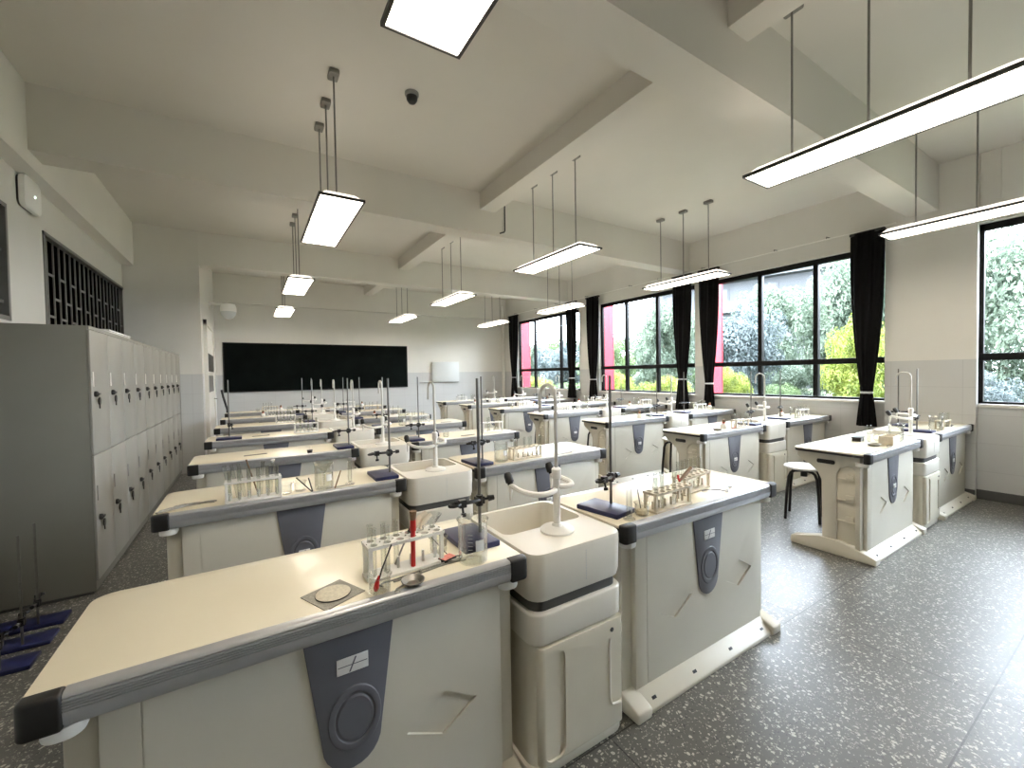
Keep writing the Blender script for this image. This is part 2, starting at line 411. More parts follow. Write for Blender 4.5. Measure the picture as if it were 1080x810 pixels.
# barred windows high on the left wall
def barred_window(i, y0, y1, z0, z1):
    x = XL - 0.02
    f = MB().box(x-0.03, x+0.03, y0, y1, z0, z0+0.03).box(x-0.03, x+0.03, y0, y1, z1-0.03, z1).box(x-0.03, x+0.03, y0, y0+0.03, z0, z1).box(x-0.03, x+0.03, y1-0.03, y1, z0, z1)
    root = struct('window_%d' % i, f, M['bar'])
    part('pane', MB().box(x-0.03, x-0.02, y0, y1, z0, z1), M['darkglass'], root)
    b = MB(); n = max(2, int((y1-y0)/0.142)); st = (y1-y0)/n; h = z1-z0
    for k in range(n+1):
        b.box(x-0.005, x+0.005, y0+k*st-0.008, y0+k*st+0.008, z0, z1)
        if k < n:
            for zz in ((0.16, 0.60) if k % 2 else (0.36, 0.84)):
                if (k % 2 == 0 and zz == 0.84): continue
                b.box(x-0.004, x+0.004, y0+k*st, y0+(k+1)*st, z0+h*zz-0.010, z0+h*zz+0.010)
    part('security_bars', b, M['bar'], root)
barred_window(5, 5.26, 8.0, 1.88, 2.74)
barred_window(6, 2.2, 4.61, 1.88, 2.74)
# door in the far part of the left wall
d = struct('door_1', MB().box(XN, XN+0.03, 8.35, 9.75, 0.02, 2.30), M['white'], bevel=0.004)
part('door_frame', MB().box(XN, XN+0.05, 8.27, 8.35, 0, 2.38).box(XN, XN+0.05, 9.75, 9.83, 0, 2.38).box(XN, XN+0.05, 8.27, 9.83, 2.30, 2.38), M['plaster'], d)
part('upper_pane', MB().box(XN+0.03, XN+0.036, 8.5, 9.6, 1.55, 1.85), M['darkglass'], d)
part('lower_pane', MB().box(XN+0.03, XN+0.036, 8.5, 9.6, 1.20, 1.48), M['bar'], d)
b = MB()
for k in range(7): b.box(XN+0.034, XN+0.046, 8.5+k*1.1/6-0.012, 8.5+k*1.1/6+0.012, 1.55, 1.85)
part('door_bars', b, M['bar'], d)
part('door_handle', MB().tube([(XN+0.03, 9.68, 1.05), (XN+0.08, 9.68, 1.05), (XN+0.08, 9.56, 1.05)], 0.010, 6), M['steel'], d)

# ------------------------------------------------------------------ wall and ceiling fixtures
bb = thing('blackboard', 'long black chalkboard on the far wall above the last benches', 'blackboard', (1.53, YB-0.07, 1.66))
part('board_surface', MB().box(-2.0, 2.0, -0.025, 0, -0.52, 0.53), M['board'], bb)
part('board_frame', MB().box(-2.02, 2.02, -0.03, 0, 0.53, 0.545).box(-2.02, 2.02, -0.03, 0, -0.54, -0.52).box(-2.02, -2.0, -0.03, 0, -0.54, 0.545).box(2.0, 2.02, -0.03, 0, -0.54, 0.545), M['black'], bb)
pb = thing('electrical_box', 'pale grey flat wall box on the far wall beside the blackboard', 'electrical box', (4.66, YB-0.001, 1.23))
part('box_body', MB().box(-0.40, 0.40, -0.07, 0, 0, 0.56), M['poster'], pb, 0.006)
part('box_door', MB().box(-0.37, 0.37, -0.078, -0.07, 0.03, 0.53), M['poster'], pb, 0.003)
part('bottom_lip', MB().box(-0.75, 0.40, -0.03, 0, -0.015, -0.003), M['bar'], pb)
pipe = thing('drain_pipe', 'cream vertical pipe in the far corner beside the end window', 'pipe', (6.52, YB-0.10, 0))
part('pipe_run', MB().tube([(0, 0, 0), (0, 0, 2.80), (-0.02, -0.03, 2.87), (-0.05, -0.08, 2.93), (-0.06, -0.11, 3.0), (-0.06, -0.11, 3.45)], 0.045, 12), M['plaster'], pipe)
part('pipe_collar', MB().lathe([(0.052, 2.70), (0.052, 2.78)], 12), M['plaster'], pipe)
ap = thing('wireless_access_point', 'white rounded square box on the left wall above the lockers', 'access point', (XL, 4.95, 2.93))
part('casing', MB().prism(rrect(-0.16, 0.16, -0.13, 0.13, 0.05), 'x', 0.012, 0.05), M['white'], ap, 0.012)
part('mounting_plate', MB().prism(rrect(-0.15, 0.15, -0.12, 0.12, 0.05), 'x', 0.0, 0.012), M['dark'], ap)
part('status_light', MB().box(0.05, 0.052, 0.02, 0.035, -0.01, 0.005), M['led'], ap)
cam_t = thing('security_camera', 'white wall camera on a bracket high beside the blackboard', 'camera', (XN, 9.6, 2.78))
part('wall_mount', MB().box(0, 0.02, -0.06, 0.06, -0.05, 0.08).tube([(0.01, 0, 0.05), (0.20, 0, 0.05), (0.26, 0, 0.02)], 0.022, 10), M['white'], cam_t)
part('camera_body', MB().lathe([(0.04, 0.10), (0.11, 0.08), (0.13, 0.02), (0.13, -0.06)], 20, (0.30, 0, -0.03)), M['white'], cam_t)
part('camera_dome', MB().lathe([(0.125, 0), (0.115, -0.06), (0.08, -0.11), (0.03, -0.135), (0, -0.14)], 20, (0.30, 0, -0.09)), M['poster'], cam_t)
sn = thing('ceiling_sensor', 'small dark dome sensor on the ceiling between two lamps', 'sensor', (1.15, 3.27, CEIL))
part('sensor_base', MB().lathe([(0.055, 0), (0.055, -0.018), (0.045, -0.03)], 18), M['canopy'], sn)
part('sensor_dome', MB().lathe([(0.045, -0.03), (0.042, -0.055), (0.028, -0.075), (0, -0.083)], 18), M['blackmetal'], sn)
one('wall_hook', MB().tube([(0, 0, 0.36), (0, -0.02, 0.34), (0, -0.02, 0.03), (-0.01, -0.02, 0.01), (-0.08, -0.03, -0.02)], 0.009, 6), M['blackmetal'],
    'thin black iron hook fixed on the face of the second ceiling beam', 'hook', (2.80, 4.605, 3.22))
one('bent_tube', MB().tube([(0, 0, 0.0), (0.0, 0, 0.06), (-0.02, 0.02, 0.14), (-0.06, 0.05, 0.30), (-0.08, 0.06, 0.42)], 0.018, 8), M['blackmetal'],
    'black bent tube standing up at the left end of the farthest left bench', 'tube', (-0.37, 9.2, 0.80))

# curtain rail and curtains
rl = thing('curtain_rail', 'thin pale curtain rail running along the window wall', 'curtain rail', (6.50, 0, 3.13))
part('rod', MB().tube([(0, 1.80, 0), (0, 10.6, 0)], 0.009, 8), M['white'], rl)
for yy in (2.5, 3.15, 4.3, 5.2, 5.9, 7.2, 8.3, 9.2, 10.2):
    part('rail_bracket', MB().tube([(0, yy, 0), (0, yy, 0.03), (0.10, yy, 0.035)], 0.007, 6), M['bar'], rl)
def curtain(y, wt, ww, wb, zb, ztie, label, x=6.505):
    root = thing('curtain', label, 'curtain', (x, y, 0), 0, 'black curtains tied at the windows')
    N = 96; rows = 40; z1 = 3.10; vs = []; fs = []
    ph = random.random() * 6
    for j in range(rows+1):
        z = zb + (z1-zb) * j / rows
        if z >= ztie: t = (z - ztie) / (z1 - ztie); w = ww + (wt - ww) * (1 - (1-min(1, t*1.25))**1.8)
        else: t = (ztie - z) / (ztie - zb); w = ww + (wb - ww) * (t ** 0.8)
        dp = 0.028 + 0.016 * min(1, w / wt)
        for k in range(N):
            a = 2*PI*k/N
            fold = 1 + 0.16 * math.sin(a*13 + ph + 0.15*j) * min(1, abs(z-ztie)*4 + 0.2)
            vs.append((dp * math.sin(a) * fold * (1 + 0.25*math.sin(a*7+ph)), w * math.cos(a) + 0.006*math.sin(a*9+ph), z))
    for j in range(rows):
        for k in range(N):
            k2 = (k+1) % N; fs.append((j*N+k, j*N+k2, (j+1)*N+k2, (j+1)*N+k))
    fs += [tuple(range(N-1, -1, -1)), tuple(range(rows*N, rows*N+N))]
    part('curtain_cloth', MB().add(vs, fs), M['curtain'], root)
    part('tie_band', MB().lathe([(1, -0.012), (1.06, 0), (1, 0.012)], 32).xform(Matrix.Translation((0, 0, ztie)) @ Matrix.Diagonal((0.047, ww+0.008, 1, 1))), M['tie'], root)
    part('heading', MB().box(-0.03, 0.03, -wt-0.01, wt+0.01, 3.08, 3.115), M['black'], root, 0.008)
    return root
curtain(2.07, 0.165, 0.055, 0.10, 0.70, 1.12, 'black tied curtain beside the wide pillar nearest the camera')
curtain(4.18, 0.175, 0.065, 0.10, 0.83, 1.21, 'black tied curtain on the far side of the middle window')
curtain(4.69, 0.185, 0.075, 0.14, 0.74, 1.28, 'black tied curtain on the near side of the second window from the far wall')
curtain(6.97, 0.20, 0.085, 0.14, 0.83, 1.27, 'black tied curtain on the far side of the second window from the far wall')
curtain(7.70, 0.19, 0.09, 0.16, 0.83, 1.30, 'black tied curtain on the near side of the farthest window')
curtain(10.28, 0.24, 0.10, 0.18, 0.76, 1.32, 'black tied curtain in the far corner beside the pipe')

# ------------------------------------------------------------------ lamps
def make_lamp():
    r = thing('pendant_lamp', '-', 'ceiling lamp', group='hanging rectangular lamps')
    fr = MB()
    for a in ((-0.15, -0.14, -0.605, 0.605), (0.14, 0.15, -0.605, 0.605), (-0.14, 0.14, -0.605, -0.595), (-0.14, 0.14, 0.595, 0.605)):
        fr.box(a[0]-0.004*(a[0]<-0.145), a[1]+0.004*(a[1]>0.145), a[2], a[3], -0.001, 0.018)
    part('lamp_frame', fr, M['lampframe'], r)
    part('diffuser', MB().box(-0.14, 0.14, -0.595, 0.595, 0.004, 0.012), M['diff'], r, smooth=False)
    o1, o2 = rrect(-0.14, 0.14, -0.595, 0.595, 0.01), rrect(-0.10, 0.10, -0.55, 0.55, 0.01)
    n = len(o1); vs = [(*p, 0.0165) for p in o1] + [(*p, 0.055) for p in o2]
    part('lamp_housing', MB().add(vs, [tuple(range(n-1, -1, -1)), tuple(range(n, 2*n))] + [(i, (i+1) % n, (i+1) % n + n, i+n) for i in range(n)]), M['lamptop'], r)
    for s in (-0.38, 0.0, 0.38):
        rod = part('rod', MB().tube([(0, s, 0.056), (0, s, 0.97)], 0.0065, 8), M['canopy'], r)
        part('rod_clip', MB().box(-0.012, 0.012, s-0.012, s+0.012, 0.056, 0.085), M['blackmetal'], rod)
        part('ceiling_canopy', MB().prism(rrect(-0.035, 0.035, s-0.055, s+0.055, 0.012), 'z', 0.965, 1.0), M['canopy'], r, 0.006)
    return r
LP = Proto(make_lamp())
LX = (0.58, 2.90, 5.20); LY = (0.92, 3.72, 6.50, 9.20)
RN = ('left row nearest the lockers', 'middle row', 'row nearest the windows')
ON = ('nearest the camera', 'second from the camera', 'third from the camera', 'farthest, near the back wall')
for i, x in enumerate(LX):
    for j, y in enumerate(LY):
        LP.put((x, y, CEIL-1.0), 0, 'lit rectangular pendant lamp, %s, in the %s' % (ON[j], RN[i]))

# ------------------------------------------------------------------ lockers
def locker_unit(y0, cols, cw, label, seam_rows=(0.09, 0.925, 1.765)):
    Lk = cols * cw
    r = thing('locker_cabinet', label, 'locker', (-0.895, y0, 0), 0, 'steel lockers by the left wall')
    part('locker_body', MB().box(-0.50, -0.0121, 0.004, Lk-0.004, 0.02, 1.79), M['lockershade'], r, 0.004)
    part('plinth', MB().box(-0.48, -0.03, 0.02, Lk-0.02, 0, 0.02), M['dark'], r)
    part('top_rail', MB().box(-0.012, 0.0, 0.004, Lk-0.004, 1.768, 1.79), M['locker'], r)
    for row in range(2):
        z0, z1 = seam_rows[row]+0.002, seam_rows[row+1]-0.002
        for c in range(cols):
            ya, yb = c*cw+0.0015, (c+1)*cw-0.0015
            dr = part('locker_door', MB().box(-0.012, 0.002, ya, yb, z0, z1), M['locker'], r, 0.002)
            zk = (1.335 if row else 0.50); yk = ya + 0.065
            lk = part('lock', MB().lathe([(0.020, 0), (0.020, 0.012), (0.012, 0.02)], 12).xform(Matrix.Translation((0.002, yk, zk)) @ Matrix.Rotation(PI/2, 4, 'Y')), M['black'], dr)
            MBk = MB().box(0.02, 0.026, yk-0.004, yk+0.03, zk-0.006, zk+0.006).prism([(yk+0.04+0.022*math.cos(t), zk-0.05+0.026*math.sin(t)) for t in [2*PI*q/12 for q in range(12)]], 'x', 0.012, 0.020).box(0.013, 0.019, yk+0.036, yk+0.044, zk-0.10, zk-0.07)
            part('key', MBk, M['black'], dr)
            zs = 1.385 if row else 0.62
            part('label_slot', MB().box(0.002, 0.006, ya+0.03, ya+0.045, zs, zs+0.10), M['white' if row else 'bar'], dr)
    return r
locker_unit(3.82, 4, 0.4125, 'grey steel locker cabinet with keys in its doors, nearest the camera')
locker_unit(5.475, 6, 0.4125, 'grey steel locker cabinet with keys in its doors, against the wall corner')
lb = thing('cardboard_box', 'flat white box lying on top of the nearer locker', 'box', (-1.05, 4.95, 1.79))
part('box_base', MB().box(-0.09, 0.09, -0.35, 0.35, 0, 0.035), M['white'], lb, 0.004)
part('box_lid', MB().box(-0.095, 0.095, -0.355, 0.355, 0.036, 0.05), M['paper'], lb, 0.003)

# ------------------------------------------------------------------ lab bench
BL = 1.18
def make_bench():
    r = thing('lab_bench', '-', 'lab bench', group='lab benches in rows')
    L = BL
    part('tabletop', MB().prism(rrect(0, L, 0.03, 0.50, 0.05, corners=(0, 0, 1, 1)), 'z', 0.789, 0.80), M['top'], r, 0.0015)
    part('edge_band', MB().prism(rrect(0.001, L-0.001, 0.03, 0.499, 0.05, corners=(0, 0, 1, 1)), 'z', 0.772, 0.789), M['black'], r)
    prof = [(0.034, 0.804), (0.012, 0.804), (0.006, 0.801), (0.003, 0.796)]
    z = 0.794
    for k in range(5):
        prof += [(0.006, z-0.001), (0.006, z-0.0025), (0.001, z-0.0035), (0.001, z-0.0055)]; z -= 0.0058
    prof += [(0.001, 0.762), (0.003, 0.745), (0.010, 0.735), (0.034, 0.735), (0.034, 0.787), (0.036, 0.801)]
    part('front_rail', MB().prism(prof, 'x', 0.066, L-0.066), M['rail'], r)
    for s in (0, 1):
        o = [(-0.002+0.03*(1-math.cos(a)), 0) for a in ()]
        pl = [(0.0, 0.0), (0.066, -0.003), (0.066, 0.036), (0.0, 0.036)]
        pl = rrect(-0.002, 0.066, -0.003, 0.038, 0.018, corners=(1, 0, 0, 0))
        if s: pl = [(L-p[0], p[1]) for p in pl]
        part('end_cap', MB().prism(pl, 'z', 0.731, 0.8055), M['black'], r, 0.007, seg=3, label='black plastic end cap')
        xb = (0.022, 0.092) if not s else (L-0.092, L-0.022)
        part('rail_foot', MB().prism(rrect(xb[0], xb[1], 0.012, 0.10, 0.03), 'z', 0.702, 0.7305), M['white'], r, 0.006)
    # front panel with two recessed slanted grips
    pm = MB().box(0.105, L-0.085, 0.045, 0.078, 0.065, 0.735).mesh('front_panel', M['panel'], 0.004)
    cuts = []
    for (a, b, c, d_) in (((0.374, 0.432), (0.488, 0.371), (0.367, 0.301), (0.253, 0.355)), ((0.888, 0.435), (1.002, 0.373), (0.881, 0.302), (0.767, 0.356))):
        y0, y1 = 0.036, 0.053
        cuts.append(MB().prism([a, b, c, d_], 'y', 0.03, 0.053).mesh('c', M['panel']))
    cuts.append(MB().box(0.175, 0.179, 0.03, 0.0485, 0.0, 0.9).mesh('c', M['panel']))
    o = link('front_panel', boolean_cut(pm, cuts), r)
    pl = []
    for k in range(0, 13):
        a = PI + PI*k/12; pl.append((0.615 + 0.078*math.cos(a), 0.425 + 0.085*math.sin(a)))
    pl += [(0.735, 0.736), (0.495, 0.736)]
    fp = part('front_plate', MB().prism(pl, 'y', 0.039, 0.052), M['plate'], r, 0.002, label='slate grey front plate with a round ring')
    lab = part('plate_label', MB().box(0.577, 0.660, 0.0365, 0.039, 0.611, 0.655), M['paper'], fp, 0.0005, label='white label')
    part('label_mark', MB().box(0.580, 0.6165, 0.0360, 0.0366, 0.6315, 0.6335).box(0.6205, 0.657, 0.0360, 0.0366, 0.6315, 0.6335).prism([(0.608, 0.614), (0.612, 0.614), (0.629, 0.652), (0.625, 0.652)], 'y', 0.0358, 0.0366), M['plate'], fp)
    ring = [(0.062 + 0.010*math.cos(t), 0.010*math.sin(t)*0.6) for t in [2*PI*q/8 for q in range(8)]]
    part('plate_ring', MB().lathe(ring, 28, close=True).xform(Matrix.Translation((0.622, 0.040, 0.480)) @ Matrix.Rotation(PI/2, 4, 'X') @ Matrix.Diagonal((1, 1.28, 1, 1))), M['plate'], fp)
    part('plate_disc', MB().lathe([(0.0, 0.004), (0.046, 0.004), (0.050, 0.0)], 28).xform(Matrix.Translation((0.622, 0.0395, 0.480)) @ Matrix.Rotation(PI/2, 4, 'X') @ Matrix.Diagonal((1, 1.28, 1, 1))), M['plate'], fp)
    sk = part('skirting', MB().prism([(-0.018, 0), (-0.018, 0.018), (-0.008, 0.026), (0.044, 0.072), (0.078, 0.072), (0.078, 0)], 'x', 0.10, L-0.075), M['panel'], r, 0.004)
    for xs in (0.17, 0.45, 0.74, 1.03):
        part('skirting_slot', MB().box(-0.006, 0.007, -0.002, 0.002, -0.004, 0.004).box(-0.012, 0.012, -0.006, 0.006, -0.0045, 0.001).xform(Matrix.Translation((xs, 0.006, 0.040)) @ Matrix.Rotation(math.radians(41), 4, 'X')), M['black'], sk)
    for s in (0, 1):
        x0, x1 = (0.045, 0.1055) if not s else (L-0.0855, L-0.03)
        xo = x0 - 0.001 if not s else x1 + 0.001
        leg = [(0.100, 0.06), (0.100, 0.655), (0.115, 0.683), (0.150, 0.69), (0.195, 0.665), (0.215, 0.625), (0.215, 0.06), (0.31, 0.06), (0.31, 0.12), (0.315, 0.56), (0.345, 0.625), (0.40, 0.668), (0.455, 0.70), (0.485, 0.735), (0.475, 0.771), (0.068, 0.771), (0.068, 0.06)]
        _ = [
               ]
        ef = part('end_frame', MB().prism(leg, 'x', x0, x1), M['panel'], r, 0.005)
        part('foot', MB().prism([(-0.03, 0), (-0.03, 0.045), (0.02, 0.062), (0.19, 0.115), (0.33, 0.115), (0.53, 0.06), (0.53, 0)], 'x', x0-0.012, x1+0.012), M['panel'], r, 0.008, seg=3)
        part('cable_slot', MB().prism(rrect(0.225, 0.345, 0.690, 0.722, 0.012), 'x', xo-0.002, xo+0.002), M['black'], ef, label='black slot')
        xa, xb = (0.062, 0.070) if not s else (L-0.070, L-0.062)
        sp = MB().box(xa, xb, 0.096, 0.220, 0.10, 0.70)
        for zz in (0.26, 0.42, 0.58):
            sp.box(xa-0.010, xb+0.004, 0.101, 0.214, zz, zz+0.014)
            sp.box(xa-0.012, xb, 0.11, 0.16, zz+0.014, zz+0.05)
        part('side_infill', sp, M['door'], r, 0.002)
    part('book_tray', MB().box(0.10, L-0.085, 0.22, 0.46, 0.665, 0.672).box(0.10, L-0.085, 0.215, 0.222, 0.665, 0.771).box(0.10, L-0.085, 0.455, 0.462, 0.665, 0.690), M['dark'], r)
    return r
BP = Proto(make_bench())
Y0 = 1.165; PITCH = 1.29
RY = [Y0 + PITCH*i for i in range(7)]
BX = dict(L=-0.40, R=1.25, G=3.72, H=5.365)
ROWW = ['front row nearest the camera', 'second row from the camera', 'third row from the camera', 'fourth row from the camera', 'fifth row from the camera', 'sixth row from the camera', 'last row before the blackboard wall']
BW = dict(L='by the lockers, left of its sink', R='right of its sink, at the aisle', G='across the aisle, left of its sink', H='beside the window wall')
def where(b, i): return 'bench %s, %s' % (BW[b], ROWW[i])
SHORT = ['front', 'second', 'third', 'fourth', 'fifth', 'sixth', 'last']
def bname(b, i):
    return {'L': '%s-row bench by the lockers', 'R': '%s-row bench at the aisle', 'G': '%s-row bench across the aisle', 'H': '%s-row bench by the windows'}[b] % SHORT[i]
for b in 'LRGH':
    for i in range(7):
        o = BP.put((BX[b], RY[i], 0), 0, 'ivory lab bench %s, %s' % (BW[b], ROWW[i]))
        if i > 0 or b in 'GH':                       # on these benches the white emblem sits inside the ring
            for p in o.children:
                if p.name.split('.')[0] == 'front_plate':
                    for q in p.children:
                        if q.name.split('.')[0] in ('plate_label', 'label_mark'):
                            q.scale = (0.66, 1, 0.75); q.location = (0.622 - 0.6185*0.66, -0.0037, 0.482 - 0.633*0.75)
                        if q.name.split('.')[0] == 'plate_label': q['label'] = 'white emblem inside the ring'

# ------------------------------------------------------------------ sink unit between two benches, and its tap
def make_sink():
    r = thing('sink_unit', '-', 'sink', group='sink units between the benches')
    w = 0.22
    out = rrect(-w, w, -0.012, 0.50, 0.055)
    n = len(out); vs = []
    for (k, z) in ((0.965, 0.632), (0.99, 0.66), (1.0, 0.79), (0.985, 0.80)):
        vs += [(p[0]*k, 0.244 + (p[1]-0.244)*k, z) for p in out]
    fs = [tuple(range(n-1, -1, -1)), tuple(range(3*n, 4*n))]
    for j in range(3): fs += [(j*n+i, j*n+(i+1) % n, (j+1)*n+(i+1) % n, (j+1)*n+i) for i in range(n)]
    body = MB().add(vs, fs).mesh('basin', M['sink'], 0.0)
    inn = rrect(-w+0.022, w-0.022, 0.205, 0.478, 0.035)
    cv = [(p[0]*0.93, 0.345+(p[1]-0.345)*0.93, 0.648) for p in inn] + [(*p, 0.83) for p in inn]; m = len(inn)
    cut = MB().add(cv, [tuple(range(m-1, -1, -1)), tuple(range(m, 2*m))] + [(i, (i+1) % m, (i+1) % m + m, i+m) for i in range(m)]).mesh('c', M['sink'])
    link('basin', boolean_cut(body, [cut]), r)
    part('drain', MB().lathe([(0.0, 0.652), (0.028, 0.652), (0.03, 0.6485)], 16, (0, 0.345, 0)), M['steel'], r)
    part('dark_band', MB().prism(rrect(-w+0.018, w-0.018, 0.008, 0.47, 0.045), 'z', 0.592, 0.632), M['dark'], r)  # dark grey inset band between basin and collar
    part('collar', MB().prism(rrect(-w, w, -0.008, 0.47, 0.05), 'z', 0.478, 0.592), M['sink'], r, 0.010, seg=3)
    part('cabinet_body', MB().prism(rrect(-w+0.004, w-0.004, 0.004, 0.45, 0.05), 'z', 0.04, 0.478), M['door'], r)
    dm = MB().prism(rrect(-w+0.025, w-0.012, -0.012, 0.05, 0.02, corners=(1, 1, 0, 0)), 'z', 0.05, 0.470).mesh('cabinet_door', M['door'], 0.004)
    c1 = MB().prism(rrect(-w+0.045, -w+0.135, 0.06, 0.445, 0.03), 'y', -0.05, -0.004).mesh('c', M['door'])
    c2 = MB().prism(rrect(w-0.085, w-0.010, 0.13, 0.40, 0.02), 'y', -0.05, -0.003).mesh('c', M['door'])
    dr = link('cabinet_door', boolean_cut(dm, [c1, c2]), r)
    part('keyhole', MB().lathe([(0.008, 0.0), (0.009, 0.004), (0.0, 0.005)], 12).xform(Matrix.Translation((w-0.075, -0.010, 0.432)) @ Matrix.Rotation(PI/2, 4, 'X')), M['black'], dr)
    part('door_grip', MB().tube([(w-0.085, -0.012, 0.40), (w-0.088, -0.013, 0.36), (w-0.088, -0.013, 0.17), (w-0.078, -0.013, 0.14), (w-0.030, -0.012, 0.13)], 0.0045, 6), M['sink'], dr)
    part('plinth', MB().prism(rrect(-w-0.01, w+0.005, 0.0, 0.46, 0.05), 'z', 0, 0.045), M['panel'], r, 0.010)
    mk = MB()
    for q in range(12): mk.box(0.018, 0.0205, -0.0128, -0.011, 0.665+q*0.0095, 0.6695+q*0.0095)
    part('printed_mark', mk, M['poster'], r)
    return r
def make_tap():
    r = thing('lab_tap', '-', 'tap', group='white gooseneck taps on the sinks')
    part('base_disc', MB().lathe([(0.068, 0), (0.068, 0.006), (0.060, 0.013), (0.022, 0.020), (0.018, 0.03)], 28), M['white'], r)
    part('column', MB().lathe([(0.0145, 0.02), (0.0145, 0.205), (0.019, 0.208), (0.019, 0.245), (0.012, 0.252)], 16), M['white'], r)
    pts = [(0, 0, 0.25), (0, 0, 0.50)]
    for k in range(1, 13):
        a = PI*k/12; pts.append((0, 0.052 - 0.052*math.cos(a), 0.527 + 0.052*math.sin(a)))
    pts += [(0, 0.104, 0.49), (0, 0.104, 0.462)]
    part('gooseneck', MB().tube(pts, 0.0078, 10), M['tapgrey'], r, label='grey white gooseneck spout')
    for name, ps in (('l', [(0, 0, 0.165), (-0.03, -0.012, 0.160), (-0.07, -0.015, 0.158), (-0.11, 0.002, 0.160), (-0.14, 0.045, 0.168), (-0.15, 0.10, 0.180)]),
                     ('r', [(0, 0, 0.175), (0.03, -0.020, 0.175), (0.060, -0.020, 0.178), (0.075, 0.01, 0.182), (0.072, 0.06, 0.188), (0.062, 0.11, 0.192)])):
        P = [Vector(p) for p in ps]
        sm = []
        for i in range(len(P)-1):
            p0, p1, p2, p3 = P[max(i-1, 0)], P[i], P[i+1], P[min(i+2, len(P)-1)]
            for q in range(4):
                t = q/4; sm.append(0.5*((2*p1)+(p2-p0)*t+(2*p0-5*p1+4*p2-p3)*t*t+(3*p1-p0-3*p2+p3)*t**3))
        sm.append(P[-1])
        arm = part('side_arm', MB().tube(sm, 0.0105, 10), M['white'], r)
        e = P[-1]; dv = Vector((e.x*0.25, 0.5, 0.85)).normalized()
        part('valve_knob', MB().tube([e+dv*0.004, e+dv*0.012, e+dv*0.014, e+dv*0.040, e+dv*0.052], [0.012, 0.012, 0.017, 0.017, 0.013], 12), M['black'], arm, label='black valve knob')
        part('nozzle', MB().tube([e+Vector((0, 0, 0.004)), e+Vector((0, 0.004, -0.02)), e+Vector((0, 0.006, -0.060))], [0.010, 0.008, 0.004], 10), M['white'], arm)
    return r
M['tapgrey'] = pmat('grey white tap coating', (0.55, 0.54, 0.50), 0.3, noise=0.02)
SP, TP = Proto(make_sink()), Proto(make_tap())
for x, nm in ((1.012, 'between the locker-side and aisle benches'), (5.13, 'between the far-aisle and window benches')):
    for i in range(7):
        SP.put((x, RY[i], 0), 0, 'ivory sink unit %s, %s' % (nm, ROWW[i]))
        TP.put((x+0.008, RY[i]+0.145, 0.80), 0, 'white gooseneck lab tap on the %s-row sink %s' % (SHORT[i], nm))

# ------------------------------------------------------------------ iron stands
def make_stand():
    r = thing('iron_stand', '-', 'iron stand', group='iron stands with clamps')
    part('base_plate', MB().prism([(-0.070, -0.11), (0.070, -0.11), (0.070, 0.11), (-0.070, 0.11)], 'z', 0, 0.022), M['blue'], r, 0.005, label='navy blue base plate')
    part('rod', MB().tube([(0.045, 0.0, 0.020), (0.045, 0.0, 0.61)], 0.0062, 10), M['chrome'], r)
    c = part('boss_clamp', MB().tube([(0.045, 0, 0.125), (0.045, 0, 0.165)], 0.014, 10).box(0.028, 0.062, -0.012, 0.012, 0.132, 0.158).tube([(0.045, -0.005, 0.147), (0.012, -0.02, 0.150), (-0.03, -0.024, 0.152)], 0.0075, 8).box(-0.052, -0.025, -0.034, -0.014, 0.138, 0.166), M['blackmetal'], r)
    part('clamp_jaw', MB().tube([(-0.05, -0.032, 0.152), (-0.062, -0.038, 0.152), (-0.078, -0.035, 0.150), (-0.088, -0.024, 0.149)], 0.006, 8).tube([(-0.05, -0.014, 0.152), (-0.062, -0.006, 0.152), (-0.078, -0.009, 0.150), (-0.088, -0.020, 0.149)], 0.006, 8), M['blackmetal'], c)
    part('thumb_screw', MB().tube([(0.06, 0, 0.145), (0.083, -0.002, 0.146)], 0.005, 8).tube([(0.083, -0.002, 0.146), (0.104, -0.004, 0.147)], [0.012, 0.010], 10), M['blackmetal'], c)
    part('jaw_screw', MB().tube([(-0.038, -0.024, 0.140), (-0.038, -0.03, 0.118)], 0.0045, 8).tube([(-0.038, -0.03, 0.118), (-0.038, -0.032, 0.106)], 0.010, 10), M['blackmetal'], c)
    return r
ST = Proto(make_stand())
def stand(b, i, x, y, rz, extra):
    ST.put((x, y, 0.8001), rz, 'iron stand with navy base %s' % extra)
stand('L', 0, 0.685, 1.415, 0.0, 'behind the glass beaker on the front-row bench by the lockers')
stand('R', 0, 1.345, 1.372, 0.18, 'at the sink end of the front-row aisle bench')
for i in (1, 2, 4, 5):
    stand('L', i, 0.682, RY[i]+0.17, 0.0, 'at the sink end of the %s-row bench by the lockers' % SHORT[i])
stand('L', 3, -0.20, RY[3]+0.05+0.10, PI/2, 'at the outer end of the fourth-row bench by the lockers')
stand('R', 1, 1.335, RY[1]+0.16, 0.05, 'at the sink end of the second-row aisle bench')
for i in (2, 3, 4, 5):
    stand('R', i, 1.33, RY[i]+0.18, 0.0, 'at the sink end of the %s-row aisle bench' % SHORT[i])
stand('H', 0, 5.455, 1.335, PI, 'at the sink end of the front-row window bench')
stand('H', 0, 5.90, 1.56, PI/2, 'at the rear edge of the front-row window bench')
stand('G', 1, 4.81, RY[1]+0.15, 0.0, 'at the sink end of the second-row bench across the aisle')
stand('H', 1, 5.63, RY[1]+0.22, 0.1, 'on the second-row window bench')
stand('G', 2, 4.81, RY[2]+0.17, 0.0, 'at the sink end of the third-row bench across the aisle')
stand('H', 2, 5.46, RY[2]+0.20, 0.0, 'at the sink end of the third-row window bench')
stand('H', 3, 5.50, RY[3]+0.2, 0.0, 'at the sink end of the fourth-row window bench')
stand('G', 4, 4.81, RY[4]+0.2, 0.0, 'at the sink end of the fifth-row bench across the aisle')
stand('H', 5, 5.50, RY[5]+0.2, 0.0, 'at the sink end of the sixth-row window bench')
